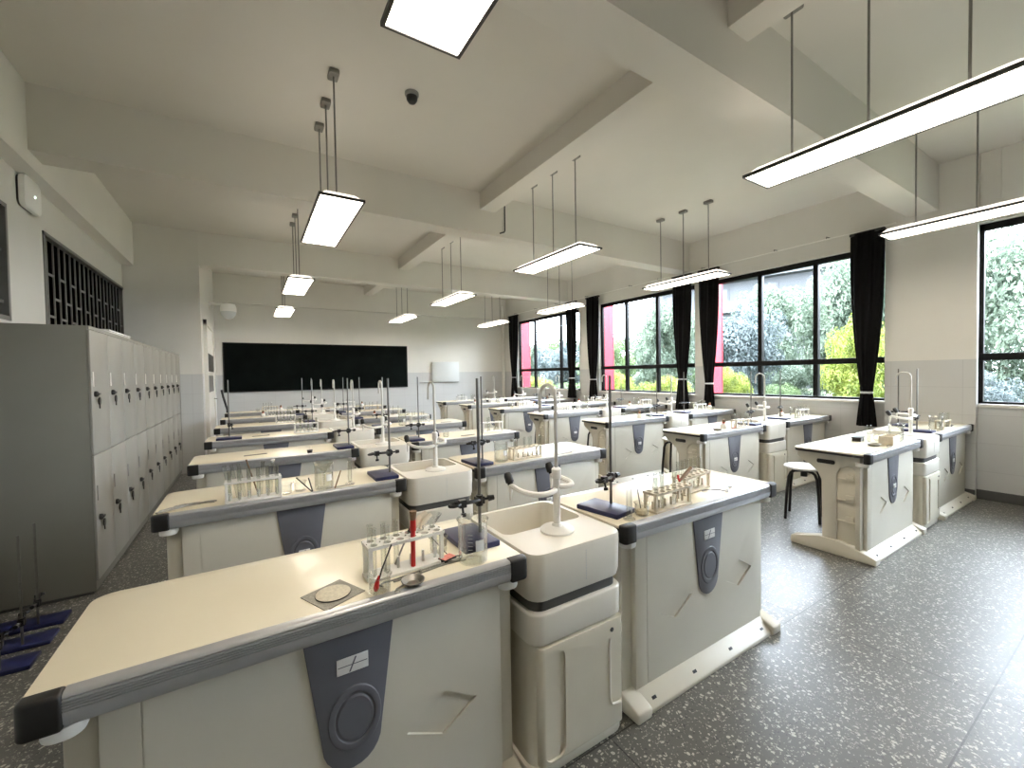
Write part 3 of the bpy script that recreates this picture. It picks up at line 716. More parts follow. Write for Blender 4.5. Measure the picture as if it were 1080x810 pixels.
# spare stands crowded on the floor against the locker's side
fl_words = ['nearest the camera', 'second from the camera', 'third from the camera', 'fourth, close to the locker']
for q, (x, y) in enumerate(((-1.075, 3.08), (-1.07, 3.31), (-1.08, 3.54), (-1.07, 3.70))):
    if q < 3:
        ST.put((x, y, 0.0), PI/2 + PI, 'spare iron stand on the floor, outer line, %s' % fl_words[q])
for q, (x, y) in enumerate(((-1.31, 3.12), (-1.315, 3.34), (-1.31, 3.56))):
    ST.put((x, y, 0.0), PI/2, 'spare iron stand on the floor, line along the wall, %s' % fl_words[q])

# ------------------------------------------------------------------ stools
def make_stool(h):
    r = thing('stool', '-', 'stool')
    part('seat', MB().lathe([(0.0, h-0.028), (0.13, h-0.028), (0.162, h-0.018), (0.166, h-0.008), (0.158, h), (0.0, h+0.002)], 32), M['stoolseat'], r)
    for k in range(4):
        a = PI/4 + k*PI/2 + 0.3; ca, sa = math.cos(a), math.sin(a)
        part('leg', MB().tube([(0.02*ca, 0.02*sa, h-0.045), (0.10*ca, 0.10*sa, h-0.045), (0.135*ca, 0.135*sa, h-0.06), (0.155*ca, 0.155*sa, h-0.10), (0.175*ca, 0.175*sa, h*0.5), (0.19*ca, 0.19*sa, 0.0)], 0.0125, 10), M['blackmetal'], r)
    part('seat_boss', MB().lathe([(0.028, h-0.10), (0.028, h-0.028)], 14), M['blackmetal'], r)
    return r
for q, (x, y, h, w_) in enumerate(((4.47, 1.90, 0.50, 'front'), (4.22, 3.12, 0.64, 'second'), (4.22, 4.41, 0.64, 'third'), (4.22, 5.70, 0.64, 'fourth'))):
    s = make_stool(h); s.location = (x, y, 0); s['group'] = 'stools behind the benches across the aisle'
    s['label'] = 'white-topped stool with black bent legs behind the %s-row bench across the aisle' % w_

# ------------------------------------------------------------------ glassware and tools
def holed_plate(mb, L_, D_, nx, ny, r, z0, z1, seg=12):
    """A plate pierced by nx x ny round holes: each cell is a square ring around its hole."""
    cx, cy = L_/nx, D_/ny
    for i in range(nx):
        for j in range(ny):
            ox, oy = -L_/2 + cx*(i+0.5), -D_/2 + cy*(j+0.5)
            sq, ci = [], []
            for k in range(seg):
                a = 2*PI*k/seg; c, s = math.cos(a), math.sin(a)
                m = max(abs(c), abs(s)); sq.append((ox + c/m*cx/2, oy + s/m*cy/2)); ci.append((ox+r*c, oy+r*s))
            for z in (z0, z1):
                vs = [(*p, z) for p in sq] + [(*p, z) for p in ci]
                mb.add(vs, [(k, (k+1) % seg, (k+1) % seg+seg, k+seg) for k in range(seg)])
            vs = [(*p, z0) for p in ci] + [(*p, z1) for p in ci]
            mb.add(vs, [(k, (k+1) % seg, (k+1) % seg+seg, k+seg) for k in range(seg)])
            vs = [(*p, z0) for p in sq] + [(*p, z1) for p in sq]
    mb.add([(-L_/2, -D_/2, z0), (L_/2, -D_/2, z0), (L_/2, D_/2, z0), (-L_/2, D_/2, z0), (-L_/2, -D_/2, z1), (L_/2, -D_/2, z1), (L_/2, D_/2, z1), (-L_/2, D_/2, z1)],
           [(0, 1, 5, 4), (1, 2, 6, 5), (2, 3, 7, 6), (3, 0, 4, 7)])
    return mb
def make_rack(mat, h=0.108, L_=0.25, D_=0.075):
    r = thing('test_tube_rack', '-', 'test tube rack', group='test tube racks')
    part('top_plate', holed_plate(MB(), L_, D_, 6, 2, 0.0125, h-0.010, h), mat, r)
    part('base_plate', MB().box(-L_/2, L_/2, -D_/2, D_/2, 0, 0.010), mat, r, 0.002)
    for sx in (-1, 1):
        for sy in (-1, 1):
            part('post', MB().box(sx*(L_/2-0.008)-0.006, sx*(L_/2-0.008)+0.006, sy*(D_/2-0.01)-0.006, sy*(D_/2-0.01)+0.006, 0.010, h-0.010), mat, r)
    for i in range(6):
        part('drying_peg', MB().lathe([(0.0055, 0.010), (0.0045, 0.045), (0, 0.048)], 8, (-L_/2+L_/6*(i+0.5), 0.0, 0)), mat, r)
    return r
RW, RB = Proto(make_rack(M['white'])), Proto(make_rack(M['wood'], 0.088, 0.26, 0.075))
def make_tube(): 
    r, t = 0.0088, 0.15
    prof = [(0.0, 0.0), (r*0.5, 0.0012), (r*0.87, 0.0045), (r, 0.009), (r, t-0.003), (r+0.0016, t-0.001), (r+0.0014, t), (r-0.0012, t), (r-0.0012, 0.009), (r*0.6, 0.003), (0, 0.0018)]
    o = link('test_tube', MB().lathe(prof, 12).mesh('test_tube', M['lab'])); return tag(o, '-', 'test tube')
TT = Proto(make_tube())
ORD = ['first', 'second', 'third', 'fourth', 'fifth', 'sixth']
def rack_with_tubes(kind, x, y, rz, place, front=(), back=(), hh=0.0101):
    pr = RW if kind == 'w' else RB
    kn = 'white plastic' if kind == 'w' else 'pale wooden'
    pr.put((x, y, 0.8001), rz, '%s test tube rack on the %s' % (kn, place))
    c, s = math.cos(rz), math.sin(rz); L_ = 0.25 if kind == 'w' else 0.26
    for line, ids in ((-1, front), (1, back)):
        for i in ids:
            lx, ly = -L_/2 + L_/6*(i+0.5), line*0.01875
            TT.put((x + lx*c - ly*s, y + lx*s + ly*c, 0.8001+hh), 0, 'glass test tube, %s hole from left, %s line, rack on %s' % (ORD[i], 'front' if line < 0 else 'rear', place), 'test tubes in the racks')
def make_beaker(r, h, label=True):
    t = 0.0022
    root = thing('beaker', '-', 'beaker', group='glass beakers')
    prof = [(0.0, 0.0), (r-0.006, 0.0), (r-0.001, 0.004), (r, 0.010), (r, h-0.006), (r+0.005, h), (r+0.004, h+0.0015), (r-t, h-0.006), (r-t, 0.010), (r-0.008, 0.0035), (0.0, 0.003)]
    part('glass_wall', MB().lathe(prof, 28), M['lab'], root)
    if label:
        gl = MB()
        for q in range(7):
            for k in range(3):
                a = -2.35 + 0.10*k; a2 = a + 0.10; z = h*0.22 + q*h*0.085
                rr = r + 0.0006
                gl.add([(rr*math.cos(a), rr*math.sin(a), z), (rr*math.cos(a2), rr*math.sin(a2), z), (rr*math.cos(a2), rr*math.sin(a2), z+0.0016), (rr*math.cos(a), rr*math.sin(a), z+0.0016)], [(0, 1, 2, 3)])
        part('graduation', gl, M['paper'], root)
        lb_ = MB(); rr = r + 0.0007
        for k in range(4):
            a = -1.85 + 0.16*k; a2 = a+0.16
            lb_.add([(rr*math.cos(a), rr*math.sin(a), h*0.35), (rr*math.cos(a2), rr*math.sin(a2), h*0.35), (rr*math.cos(a2), rr*math.sin(a2), h*0.60), (rr*math.cos(a), rr*math.sin(a), h*0.60)], [(0, 1, 2, 3)])
        part('marking_patch', lb_, M['paper'], root, label='white marking patch')
    return root
BK, BKS = Proto(make_beaker(0.049, 0.142)), Proto(make_beaker(0.030, 0.055, False))
def make_burner():
    r = thing('alcohol_burner', '-', 'alcohol burner', group='alcohol burners')
    part('bottle', MB().lathe([(0.0, 0), (0.030, 0.0), (0.034, 0.006), (0.035, 0.03), (0.028, 0.05), (0.013, 0.062), (0.012, 0.07), (0, 0.07)], 20), M['burner'], r)
    part('cap', MB().lathe([(0.015, 0.066), (0.016, 0.09), (0.012, 0.10), (0, 0.103)], 16), M['brown'], r)
    part('collar', MB().lathe([(0.017, 0.060), (0.017, 0.068)], 16), M['redpl'], r)
    return r
AB = Proto(make_burner())
def make_cylinder():
    r = thing('measuring_cylinder', '-', 'measuring cylinder', group='glass measuring cylinders')
    part('glass_tube', MB().lathe([(0.0, 0.012), (0.012, 0.012), (0.012, 0.145), (0.0145, 0.15), (0.0105, 0.148), (0.0105, 0.015), (0, 0.015)], 16), M['lab'], r)
    part('foot', MB().lathe([(0, 0), (0.026, 0), (0.026, 0.005), (0.012, 0.012), (0, 0.012)], 18), M['lab'], r)
    return r
MC = Proto(make_cylinder())
def rod(name, pts, rad, mat, label, cat, seg=8, loc=(0, 0, 0.8001), group=None):
    return one(name, MB().tube(pts, rad, seg), mat, label, cat, loc, 0, group)

# --- front-row bench by the lockers
P_ = 'front-row bench by the lockers'
wg = thing('wire_gauze', 'square grey wire gauze with a pale ceramic disc on the %s' % P_, 'wire gauze', (0.185, 1.283, 0.8001), 0.42)
part('gauze_mesh', MB().box(-0.062, 0.062, -0.062, 0.062, 0, 0.002), M['gauze'], wg)
part('ceramic_disc', MB().lathe([(0, 0.002), (0.046, 0.002), (0.047, 0.0055), (0.044, 0.0065), (0, 0.0065)], 32), M['ceramic'], wg)
part('burnt_ring', MB().lathe([(0.047+0.0015*math.cos(t), 0.0035+0.0015*math.sin(t)) for t in [2*PI*q/6 for q in range(6)]], 32, close=True), M['black'], wg)
rack_with_tubes('w', 0.408, 1.325, 0.05, P_, front=(0, 1), back=(0, 1, 2))
# things standing in and leaning on that rack
tb = thing('test_tube_brush', 'red-handled test tube brush standing in the rack on the %s' % P_, 'brush', (0.408+0.022, 1.325-0.018, 0.8101), 0)
part('handle', MB().tube([(0, 0, 0), (0.001, 0, 0.115)], 0.0075, 10), M['redpl'], tb)
part('grip', MB().tube([(0.001, 0, 0.115), (0.002, 0, 0.150)], [0.0105, 0.009], 10), M['redpl'], tb)
part('stopper', MB().tube([(0.002, 0, 0.150), (0.003, 0.0, 0.178)], [0.009, 0.012], 10), M['brown'], tb)
cl = thing('test_tube_holder', 'pale wooden test tube holder lying across the white rack, %s' % P_, 'test tube holder', (0.408, 1.325, 0.8001), 0)
part('jaw', MB().tube([(0.035, 0.0, 0.125), (0.058, 0.012, 0.150), (0.082, 0.018, 0.162)], [0.006, 0.011, 0.009], 8).tube([(0.05, -0.008, 0.122), (0.072, 0.0, 0.145), (0.095, 0.01, 0.155)], [0.005, 0.009, 0.007], 8), M['wood'], cl)
part('spring', MB().tube([(0.058, -0.016, 0.125), (0.064, 0.0, 0.1385), (0.066, 0.018, 0.152)], 0.003, 6), M['steel'], cl)
dp_ = thing('dropper', 'black-bulbed glass dropper slanted through the rack on the %s' % P_, 'dropper', (0.4028, 1.3625, 0.8101), 0.05)
part('bulb', MB().tube([(0.045, -0.017, 0.125), (0.036, -0.018, 0.108), (0.026, -0.0185, 0.098)], [0.005, 0.0085, 0.006], 8), M['black'], dp_)
part('glass_stem', MB().tube([(0.026, -0.0185, 0.098), (-0.022, -0.019, 0.004)], 0.003, 8), M['steel'], dp_)
fn = thing('glass_funnel', 'clear glass funnel set in the right end of the rack, %s' % P_, 'funnel', (0.408+0.1032, 1.325+0.0237, 0.8101+0.046), 0)
part('funnel_cone', MB().lathe([(0.006, 0.055), (0.034, 0.094), (0.0325, 0.0945), (0.005, 0.056)], 24), M['lab'], fn)
part('funnel_stem', MB().lathe([(0.004, 0.0), (0.006, 0.055), (0.005, 0.056), (0.003, 0.0)], 12), M['lab'], fn)
BKS.put((0.300, 1.215, 0.8001), 0, 'small clear beaker holding a red brush beside the gauze, %s' % P_)
sp_ = thing('plastic_spoon', 'red-tipped spatula leaning in the small beaker, %s' % P_, 'spatula', (0.297, 1.215, 0.8045), 0)
part('spoon_stem', MB().tube([(-0.004, 0.0, 0.020), (0.012, 0.008, 0.060), (0.046, 0.026, 0.118)], 0.0024, 8), M['blackmetal'], sp_)
part('spoon_tip', MB().tube([(-0.010, -0.003, 0.006), (-0.008, -0.002, 0.014), (-0.003, 0.002, 0.030), (0.003, 0.006, 0.044)], [0.004, 0.0085, 0.006, 0.0026], 8), M['redpl'], sp_)
tg = thing('crucible_tongs', 'grey steel crucible tongs lying beside the rack, %s' % P_, 'tongs', (0.42, 1.245, 0.8001), 0.10)
arc = []
for k in range(15):
    a = 0.6 + 5.2*k/14; arc.append((0.155 + 0.026*math.cos(a), 0.032 + 0.013*math.sin(a), 0.006))
part('tong_arm', MB().tube([(-0.105, 0.006, 0.004), (-0.11, 0.018, 0.004), (-0.095, 0.026, 0.005), (-0.07, 0.020, 0.006), (0.02, 0.020, 0.008)] + arc[::-1], 0.0028, 7), M['steel'], tg)
part('tong_arm', MB().tube([(-0.07, 0.012, 0.005), (0.0, 0.012, 0.0035), (0.08, 0.018, 0.0035), (0.14, 0.016, 0.0035), (0.18, 0.006, 0.0035)], 0.0028, 7), M['steel'], tg)
part('rivet', MB().lathe([(0.005, 0.0), (0.005, 0.012), (0, 0.013)], 10, (0.02, 0.016, 0)), M['steel'], tg)
ev = thing('watch_glass', 'small clear dish with a metal handle near the rail, %s' % P_, 'dish', (0.375, 1.203, 0.8001), 0.15)
part('dish_bowl', MB().lathe([(0.0, 0.004), (0.02, 0.004), (0.033, 0.014), (0.035, 0.018), (0.033, 0.0182), (0.019, 0.006), (0, 0.006)], 24, (0.02, 0, 0)), M['labgrey'] if 'labgrey' in M else M['steel'], ev)
part('dish_handle', MB().tube([(-0.012, -0.002, 0.012), (-0.035, -0.006, 0.010), (-0.045, -0.014, 0.006), (-0.032, -0.018, 0.005), (-0.03, -0.014, 0.005)], 0.0026, 7), M['steel'], ev)
BK.put((0.618, 1.252, 0.8001), 0, 'tall glass beaker with white patch before a stand, %s' % P_)
mbx = thing('match_box', 'small red and black match box behind the tall beaker, %s' % P_, 'match box', (0.545, 1.300, 0.8001), 0.35)
part('sleeve', MB().box(-0.026, 0.026, -0.018, 0.018, 0, 0.013), M['black'], mbx, 0.001)
part('box_label', MB().box(-0.024, 0.024, -0.016, 0.016, 0.013, 0.014), M['pink'], mbx, label='pale red top')
BKS.put((0.548, 1.385, 0.8001), 0, 'small clear beaker between the rack and the stand, %s' % P_)
rod('glass_rod', [(0.50, 1.352, 0.085), (0.565, 1.34, 0.0)], 0.0018, M['steel'], 'thin dark rod leaning against the right end of the rack, %s' % P_, 'rod')

# --- second-row bench by the lockers
P_ = 'second-row bench by the lockers'; y = RY[1]
rack_with_tubes('w', 0.0, y+0.082, 0.03, P_, front=(0, 1, 2, 3, 4, 5), back=(0, 1, 2, 3, 4, 5))
for k, (dx, lean) in enumerate(((-0.10, -0.035), (-0.07, -0.035), (-0.04, -0.035), (0.03, 0.02), (0.075, 0.02))):
    o = TT.put((dx, y+0.135, 0.803), 0, 'long glass tube leaning behind the white rack, %s from left, %s' % (ORD[k], P_), 'tubes leaning behind the rack')
    o.rotation_euler = (0.10, lean*4, 0); o.scale = (1, 1, 1.22)
rod('glass_rod', [(0.02, y+0.170, 0.0), (-0.03, y+0.127, 0.20)], 0.004, M['brown'], 'dark rod leaning behind the white rack, %s' % P_, 'rod')
for k, (x, yy, a) in enumerate(((-0.325, y+0.09, 0.5), (-0.27, y+0.12, 0.1))):
    t_ = thing('crucible_tongs', '%s steel tongs at the outer end of the %s' % (('dark', 'bright')[k], P_), 'tongs', (x, yy, 0.8001), a)
    part('tong_arm', MB().tube([(-0.07, -0.006, 0.004), (-0.055, 0.004, 0.010), (-0.02, 0.006, 0.012), (0.05, 0.0, 0.010), (0.085, 0.012, 0.008), (0.11, 0.008, 0.006)], 0.0035, 7), M['steel'], t_)
    part('tong_arm', MB().tube([(-0.07, 0.010, 0.004), (-0.05, -0.002, 0.006), (0.0, -0.004, 0.006), (0.06, 0.008, 0.005), (0.10, -0.004, 0.005)], 0.0035, 7), M['steel'], t_)
BK.put((0.335, y+0.085, 0.8001), 0.4, 'glass beaker with a funnel over it on the %s' % P_)
f2 = thing('glass_funnel', 'wide glass funnel resting in the beaker, %s' % P_, 'funnel', (0.335, y+0.085, 0.8001+0.088), 0)
part('funnel_cone', MB().lathe([(0.006, 0.0), (0.050, 0.058), (0.052, 0.062), (0.049, 0.060), (0.005, 0.002)], 24), M['lab'], f2)
part('funnel_stem', MB().lathe([(0.004, -0.07), (0.006, 0.0), (0.005, 0.002), (0.003, -0.07)], 12), M['lab'], f2)
rod('glass_rod', [(0.27, y+0.045, 0.0), (0.195, y+0.065, 0.085)], 0.0035, M['black'], 'black slanted stick, longer of two beside the beaker, %s' % P_, 'stick')
rod('glass_rod', [(0.272, y+0.052, 0.0), (0.255, y+0.07, 0.075)], 0.0035, M['black'], 'black upright stick, shorter of two beside the beaker, %s' % P_, 'stick')
rod('glass_rod', [(0.385, y+0.05, 0.0), (0.42, y+0.06, 0.095)], [0.004, 0.003], M['brown'], 'brown stirring stick leaning by the funnel, %s' % P_, 'stick')
rod('glass_rod', [(0.34, y+0.06, 0.004), (0.49, y+0.075, 0.004)], 0.003, M['steel'], 'thin steel rod lying flat by the measuring cylinder, %s' % P_, 'rod')
MC.put((0.475, y+0.10, 0.8001), 0, 'clear measuring cylinder near the sink end, %s' % P_)
BKS.put((0.215, y+0.105, 0.8001), 0, 'small clear beaker right of the rack, %s' % P_)
BKS.put((0.145, y+0.085, 0.8001), 0, 'small clear beaker touching the rack end, %s' % P_)

# --- front-row aisle bench
P_ = 'front-row bench at the aisle'; y = RY[0]
rack_with_tubes('b', 1.615, y+0.080, 0.03, P_, front=(0, 1, 3), back=(1, 2))
RB.put((1.945, y+0.185, 0.8001), 0.12, 'pale wooden test tube rack standing behind the first, %s' % P_)
for k, i in enumerate((0, 1, 2, 3, 4, 5)):
    TT.put((1.945-0.13+0.26/6*(i+0.5)-0.01875*-0.12, y+0.185+0.12*(-0.13+0.26/6*(i+0.5))+0.019, 0.8102), 0, 'glass test tube, %s from left, rear rack on the %s' % (ORD[i], P_), 'test tubes in the racks')
BKS.put((1.43, y+0.072, 0.8001), 0.3, 'glass beaker holding pale crystals beside the wooden rack, %s' % P_)
one('powder_heap', MB().lathe([(0, 0.001), (0.020, 0.001), (0.0265, 0.008), (0.022, 0.020), (0.010, 0.027), (0, 0.028)], 20), M['crystal'], 'pale crystals filling the beaker by the wooden rack, %s' % P_, 'powder', (1.43, y+0.072, 0.8032))
rod('glass_rod', [(1.425, y+0.074, 0.030), (1.413, y+0.082, 0.12)], 0.0022, M['steel'], 'thin rod standing in the beaker of crystals, %s' % P_, 'rod')
MC.put((1.345, y+0.066, 0.8001), 0, 'clear measuring cylinder at the sink corner, %s' % P_)
tw = thing('tweezers', 'steel V-shaped tweezers lying near the aisle end, %s' % P_, 'tweezers', (2.055, y+0.055, 0.8001), 0.0)
part('arm', MB().tube([(0, 0, 0.004), (-0.02, 0.03, 0.010), (-0.05, 0.065, 0.010), (-0.075, 0.085, 0.006), (-0.095, 0.080, 0.005)], [0.003, 0.003, 0.003, 0.0055, 0.003], 7), M['steel'], tw)
part('arm', MB().tube([(0, 0, 0.004), (0.03, 0.018, 0.010), (0.06, 0.042, 0.010), (0.085, 0.05, 0.006), (0.105, 0.040, 0.005)], [0.003, 0.003, 0.003, 0.0055, 0.003], 7), M['steel'], tw)
f3 = thing('glass_funnel', 'clear glass funnel lying behind the wooden rack, %s' % P_, 'funnel', (1.67, y+0.19, 0.8480), 0)
part('funnel_cone', MB().lathe([(0.005, -0.03), (0.045, 0.03), (0.043, 0.031), (0.004, -0.029)], 24).xform(Matrix.Rotation(PI/2*0.72, 4, 'Y')), M['lab'], f3)
part('funnel_stem', MB().lathe([(0.004, -0.09), (0.005, -0.03), (0.003, -0.03), (0.0025, -0.09)], 12).xform(Matrix.Rotation(PI/2*0.72, 4, 'Y')), M['lab'], f3)
h2 = thing('test_tube_holder', 'brown wooden test tube holder leaning on the rear rack, %s' % P_, 'test tube holder', (1.78, y+0.125, 0.8001), 0)
part('arm', MB().tube([(-0.02, 0, 0.088), (0.03, 0.01, 0.104), (0.10, 0.02, 0.135)], [0.006, 0.010, 0.008], 8), M['brown'], h2)
part('spring', MB().tube([(-0.018, 0.0, 0.089), (-0.028, 0.0, 0.105), (-0.024, 0.004, 0.118)], 0.005, 7), M['redpl'], h2)

# --- lighter setups on the other benches
def bench_xy(b, i, u, v): return BX[b]+u, RY[i]+v
def setup(b, i, items):
    P = bname(b, i)
    for it in items:
        k, u, v = it[:3]; x, y = bench_xy(b, i, u, v)
        if k in ('w', 'b'):
            n = it[3] if len(it) > 3 else (0, 2, 4); n2 = it[4] if len(it) > 4 else (1, 3)
            rack_with_tubes(k, x, y, 0.03, P, front=n, back=n2)
        elif k == 'bk': BK.put((x, y, 0.8001), 0.3*u, 'glass beaker on the %s' % P)
        elif k == 'bs': BKS.put((x, y, 0.8001), 0, 'small clear beaker on the %s' % P)
        elif k == 'ab': AB.put((x, y, 0.8001), 0, 'white alcohol burner with a dark cap on the %s' % P)
        elif k == 'mc': MC.put((x, y, 0.8001), 0, 'clear measuring cylinder on the %s' % P)
        elif k == 'rd': rod('glass_rod', [(0, 0, 0.004), (0.16, 0.02, 0.004)], 0.004, M['steel'], 'steel rod lying flat on the %s' % P, 'rod', loc=(x, y, 0.8001))
        elif k == 'ds':
            e = thing('watch_glass', 'shallow grey dish on the %s' % P, 'dish', (x, y, 0.8001))
            part('dish_bowl', MB().lathe([(0.0, 0.0), (0.03, 0.0), (0.048, 0.018), (0.046, 0.019), (0.028, 0.003), (0, 0.003)], 24), M['steel'], e)
            part('contents', MB().lathe([(0, 0.004), (0.03, 0.004), (0.02, 0.010), (0, 0.012)], 16), M['crystal'], e)
        elif k == 'bx':
            e = thing('wooden_block', 'pale wooden slotted reagent box on the %s' % P, 'reagent box', (x, y, 0.8001), 0.06)
            bx = MB().box(-0.10, 0.10, -0.045, -0.037, 0, 0.07).box(-0.10, 0.10, 0.037, 0.045, 0, 0.07).box(-0.10, -0.092, -0.037, 0.037, 0, 0.07).box(0.092, 0.10, -0.037, 0.037, 0, 0.07).box(-0.092, 0.092, -0.037, 0.037, 0, 0.008)
            part('case', bx, M['wood'], e)
            part('divider', MB().box(-0.035, -0.03, -0.037, 0.037, 0.008, 0.068), M['wood'], e)
            part('divider', MB().box(0.03, 0.035, -0.037, 0.037, 0.008, 0.068), M['wood'], e)
            part('front_label', MB().box(-0.028, 0.028, -0.0462, -0.045, 0.015, 0.058), M['paper'], e)
        elif k == 'bo':
            e = thing('booklet', 'thin pale booklet lying on the %s' % P, 'booklet', (x, y, 0.8001), 0.05)
            part('pages', MB().box(-0.13, 0.13, -0.09, 0.09, 0.0015, 0.008), M['paper'], e)
            part('cover', MB().box(-0.132, 0.132, -0.092, 0.092, 0.008, 0.0095).box(-0.132, 0.132, -0.092, 0.092, 0, 0.0015), M['book'], e)
        elif k == 'bl':
            e = thing('black_box', 'small black box on the %s' % P, 'box', (x, y, 0.8001), 0.1)
            part('box_base', MB().box(-0.055, 0.055, -0.03, 0.03, 0, 0.026), M['black'], e, 0.002)
            part('box_lid', MB().box(-0.057, 0.057, -0.032, 0.032, 0.0262, 0.036), M['blackmetal'], e, 0.002)
        elif k == 'st':
            e = thing('rubber_stopper', 'black rubber stopper on the %s' % P, 'stopper', (x, y, 0.8001))
            part('plug', MB().lathe([(0, 0), (0.018, 0), (0.022, 0.026), (0, 0.026)], 16), M['black'], e)
            part('glass_tube', MB().tube([(0, 0, 0.02), (0, 0.01, 0.05), (-0.03, 0.01, 0.055)], 0.003, 6), M['lab'], e)
        elif k == 'dp':
            rod('dropper', [(0, 0, 0.004), (0.05, 0.01, 0.005), (0.09, 0.016, 0.009)], [0.003, 0.004, 0.008], M['redpl'], 'red-bulbed dropper lying on the %s' % P, 'dropper', loc=(x, y, 0.8001))
setup('L', 2, [('st', 0.80, 0.06), ('rd', 0.34, 0.22)])
setup('R', 1, [('b', 0.465, 0.115, (0, 2, 3, 5), (1, 4)), ('bk', 0.255, 0.115), ('rd', 0.72, 0.06), ('mc', 0.63, 0.15)])
setup('R', 2, [('w', 0.96, 0.22, (1, 3), (2,)), ('bs', 0.40, 0.16), ('rd', 0.55, 0.12), ('mc', 0.30, 0.2)])
setup('L', 3, [('w', 0.925, 0.23, (0, 1, 2, 3, 4, 5), (1, 3, 5)), ('rd', 0.40, 0.20)])
setup('L', 4, [('w', 0.80, 0.25, (0, 1, 2, 3, 4, 5), (0, 2, 4)), ('bs', 0.965, 0.2)])
setup('L', 5, [('w', 0.735, 0.22, (0, 2, 4), (1, 3)), ('ab', 0.56, 0.2), ('bk', 0.945, 0.22)])
setup('L', 6, [('b', 0.70, 0.22, (0, 1, 3), (2,)), ('ab', 0.88, 0.2), ('bs', 0.50, 0.2)])
setup('R', 3, [('w', 0.60, 0.2, (0, 2, 3), (1, 4)), ('bk', 0.36, 0.16), ('rd', 0.85, 0.1)])
setup('R', 4, [('w', 0.60, 0.2, (0, 3, 5), (2,)), ('ab', 0.34, 0.18), ('bs', 0.85, 0.18)])
setup('R', 5, [('b', 0.60, 0.2, (0, 3, 5), (2,)), ('bk', 0.38, 0.18)])
setup('R', 6, [('w', 0.45, 0.2, (0, 3, 5), (2,)), ('ab', 0.72, 0.18)])
setup('G', 0, [('bx', 0.70, 0.092), ('ds', 0.50, 0.13), ('bl', 0.70, 0.30), ('bs', 0.84, 0.21), ('mc', 0.62, 0.20), ('rd', 0.54, 0.06), ('bk', 0.885, 0.10)])
setup('H', 0, [('b', 0.55, 0.10, (0, 1, 3, 5), (2, 4)), ('bk', 0.27, 0.09), ('ds', 0.80, 0.12), ('bs', 0.22, 0.33)])
setup('G', 1, [('ab', 0.56, 0.13), ('b', 0.80, 0.09, (0, 2, 4), (1,)), ('ds', 0.38, 0.09), ('dp', 0.62, 0.07), ('mc', 0.94, 0.10)])
setup('H', 1, [('w', 0.66, 0.13, (0, 2, 4), (1, 3)), ('ab', 0.60, 0.35), ('bk', 0.46, 0.13)])
setup('G', 2, [('bo', 0.45, 0.135), ('bk', 0.86, 0.10), ('ab', 0.74, 0.14), ('mc', 0.97, 0.12), ('dp', 0.66, 0.16)])
setup('H', 2, [('w', 0.56, 0.22, (0, 1, 3, 5), (2, 4)), ('bs', 0.84, 0.2), ('ab', 1.02, 0.35), ('bk', 0.34, 0.2)])
setup('G', 3, [('w', 0.72, 0.2, (0, 2, 4), (3,)), ('bk', 0.94, 0.16), ('bo', 0.36, 0.14), ('bs', 0.55, 0.2)])
setup('H', 3, [('ab', 0.48, 0.28), ('bk', 0.62, 0.25), ('w', 0.84, 0.22, (0, 3), (2,)), ('bs', 1.05, 0.25)])
setup('G', 4, [('w', 0.60, 0.2, (0, 2, 4), (3,)), ('bk', 0.30, 0.16), ('ab', 0.85, 0.2)])
setup('H', 4, [('ab', 0.34, 0.22), ('bk', 0.55, 0.22), ('w', 0.82, 0.22, (0, 3), (2,))])
setup('G', 5, [('w', 0.50, 0.2, (0, 2, 4), (3,)), ('bk', 0.80, 0.2), ('ab', 0.25, 0.2)])
setup('H', 5, [('ab', 0.50, 0.22), ('bk', 0.80, 0.22)])
setup('G', 6, [('w', 0.55, 0.2, (0, 2, 4), (3,)), ('bk', 0.85, 0.2)])
setup('H', 6, [('ab', 0.40, 0.22), ('bk', 0.70, 0.22)])

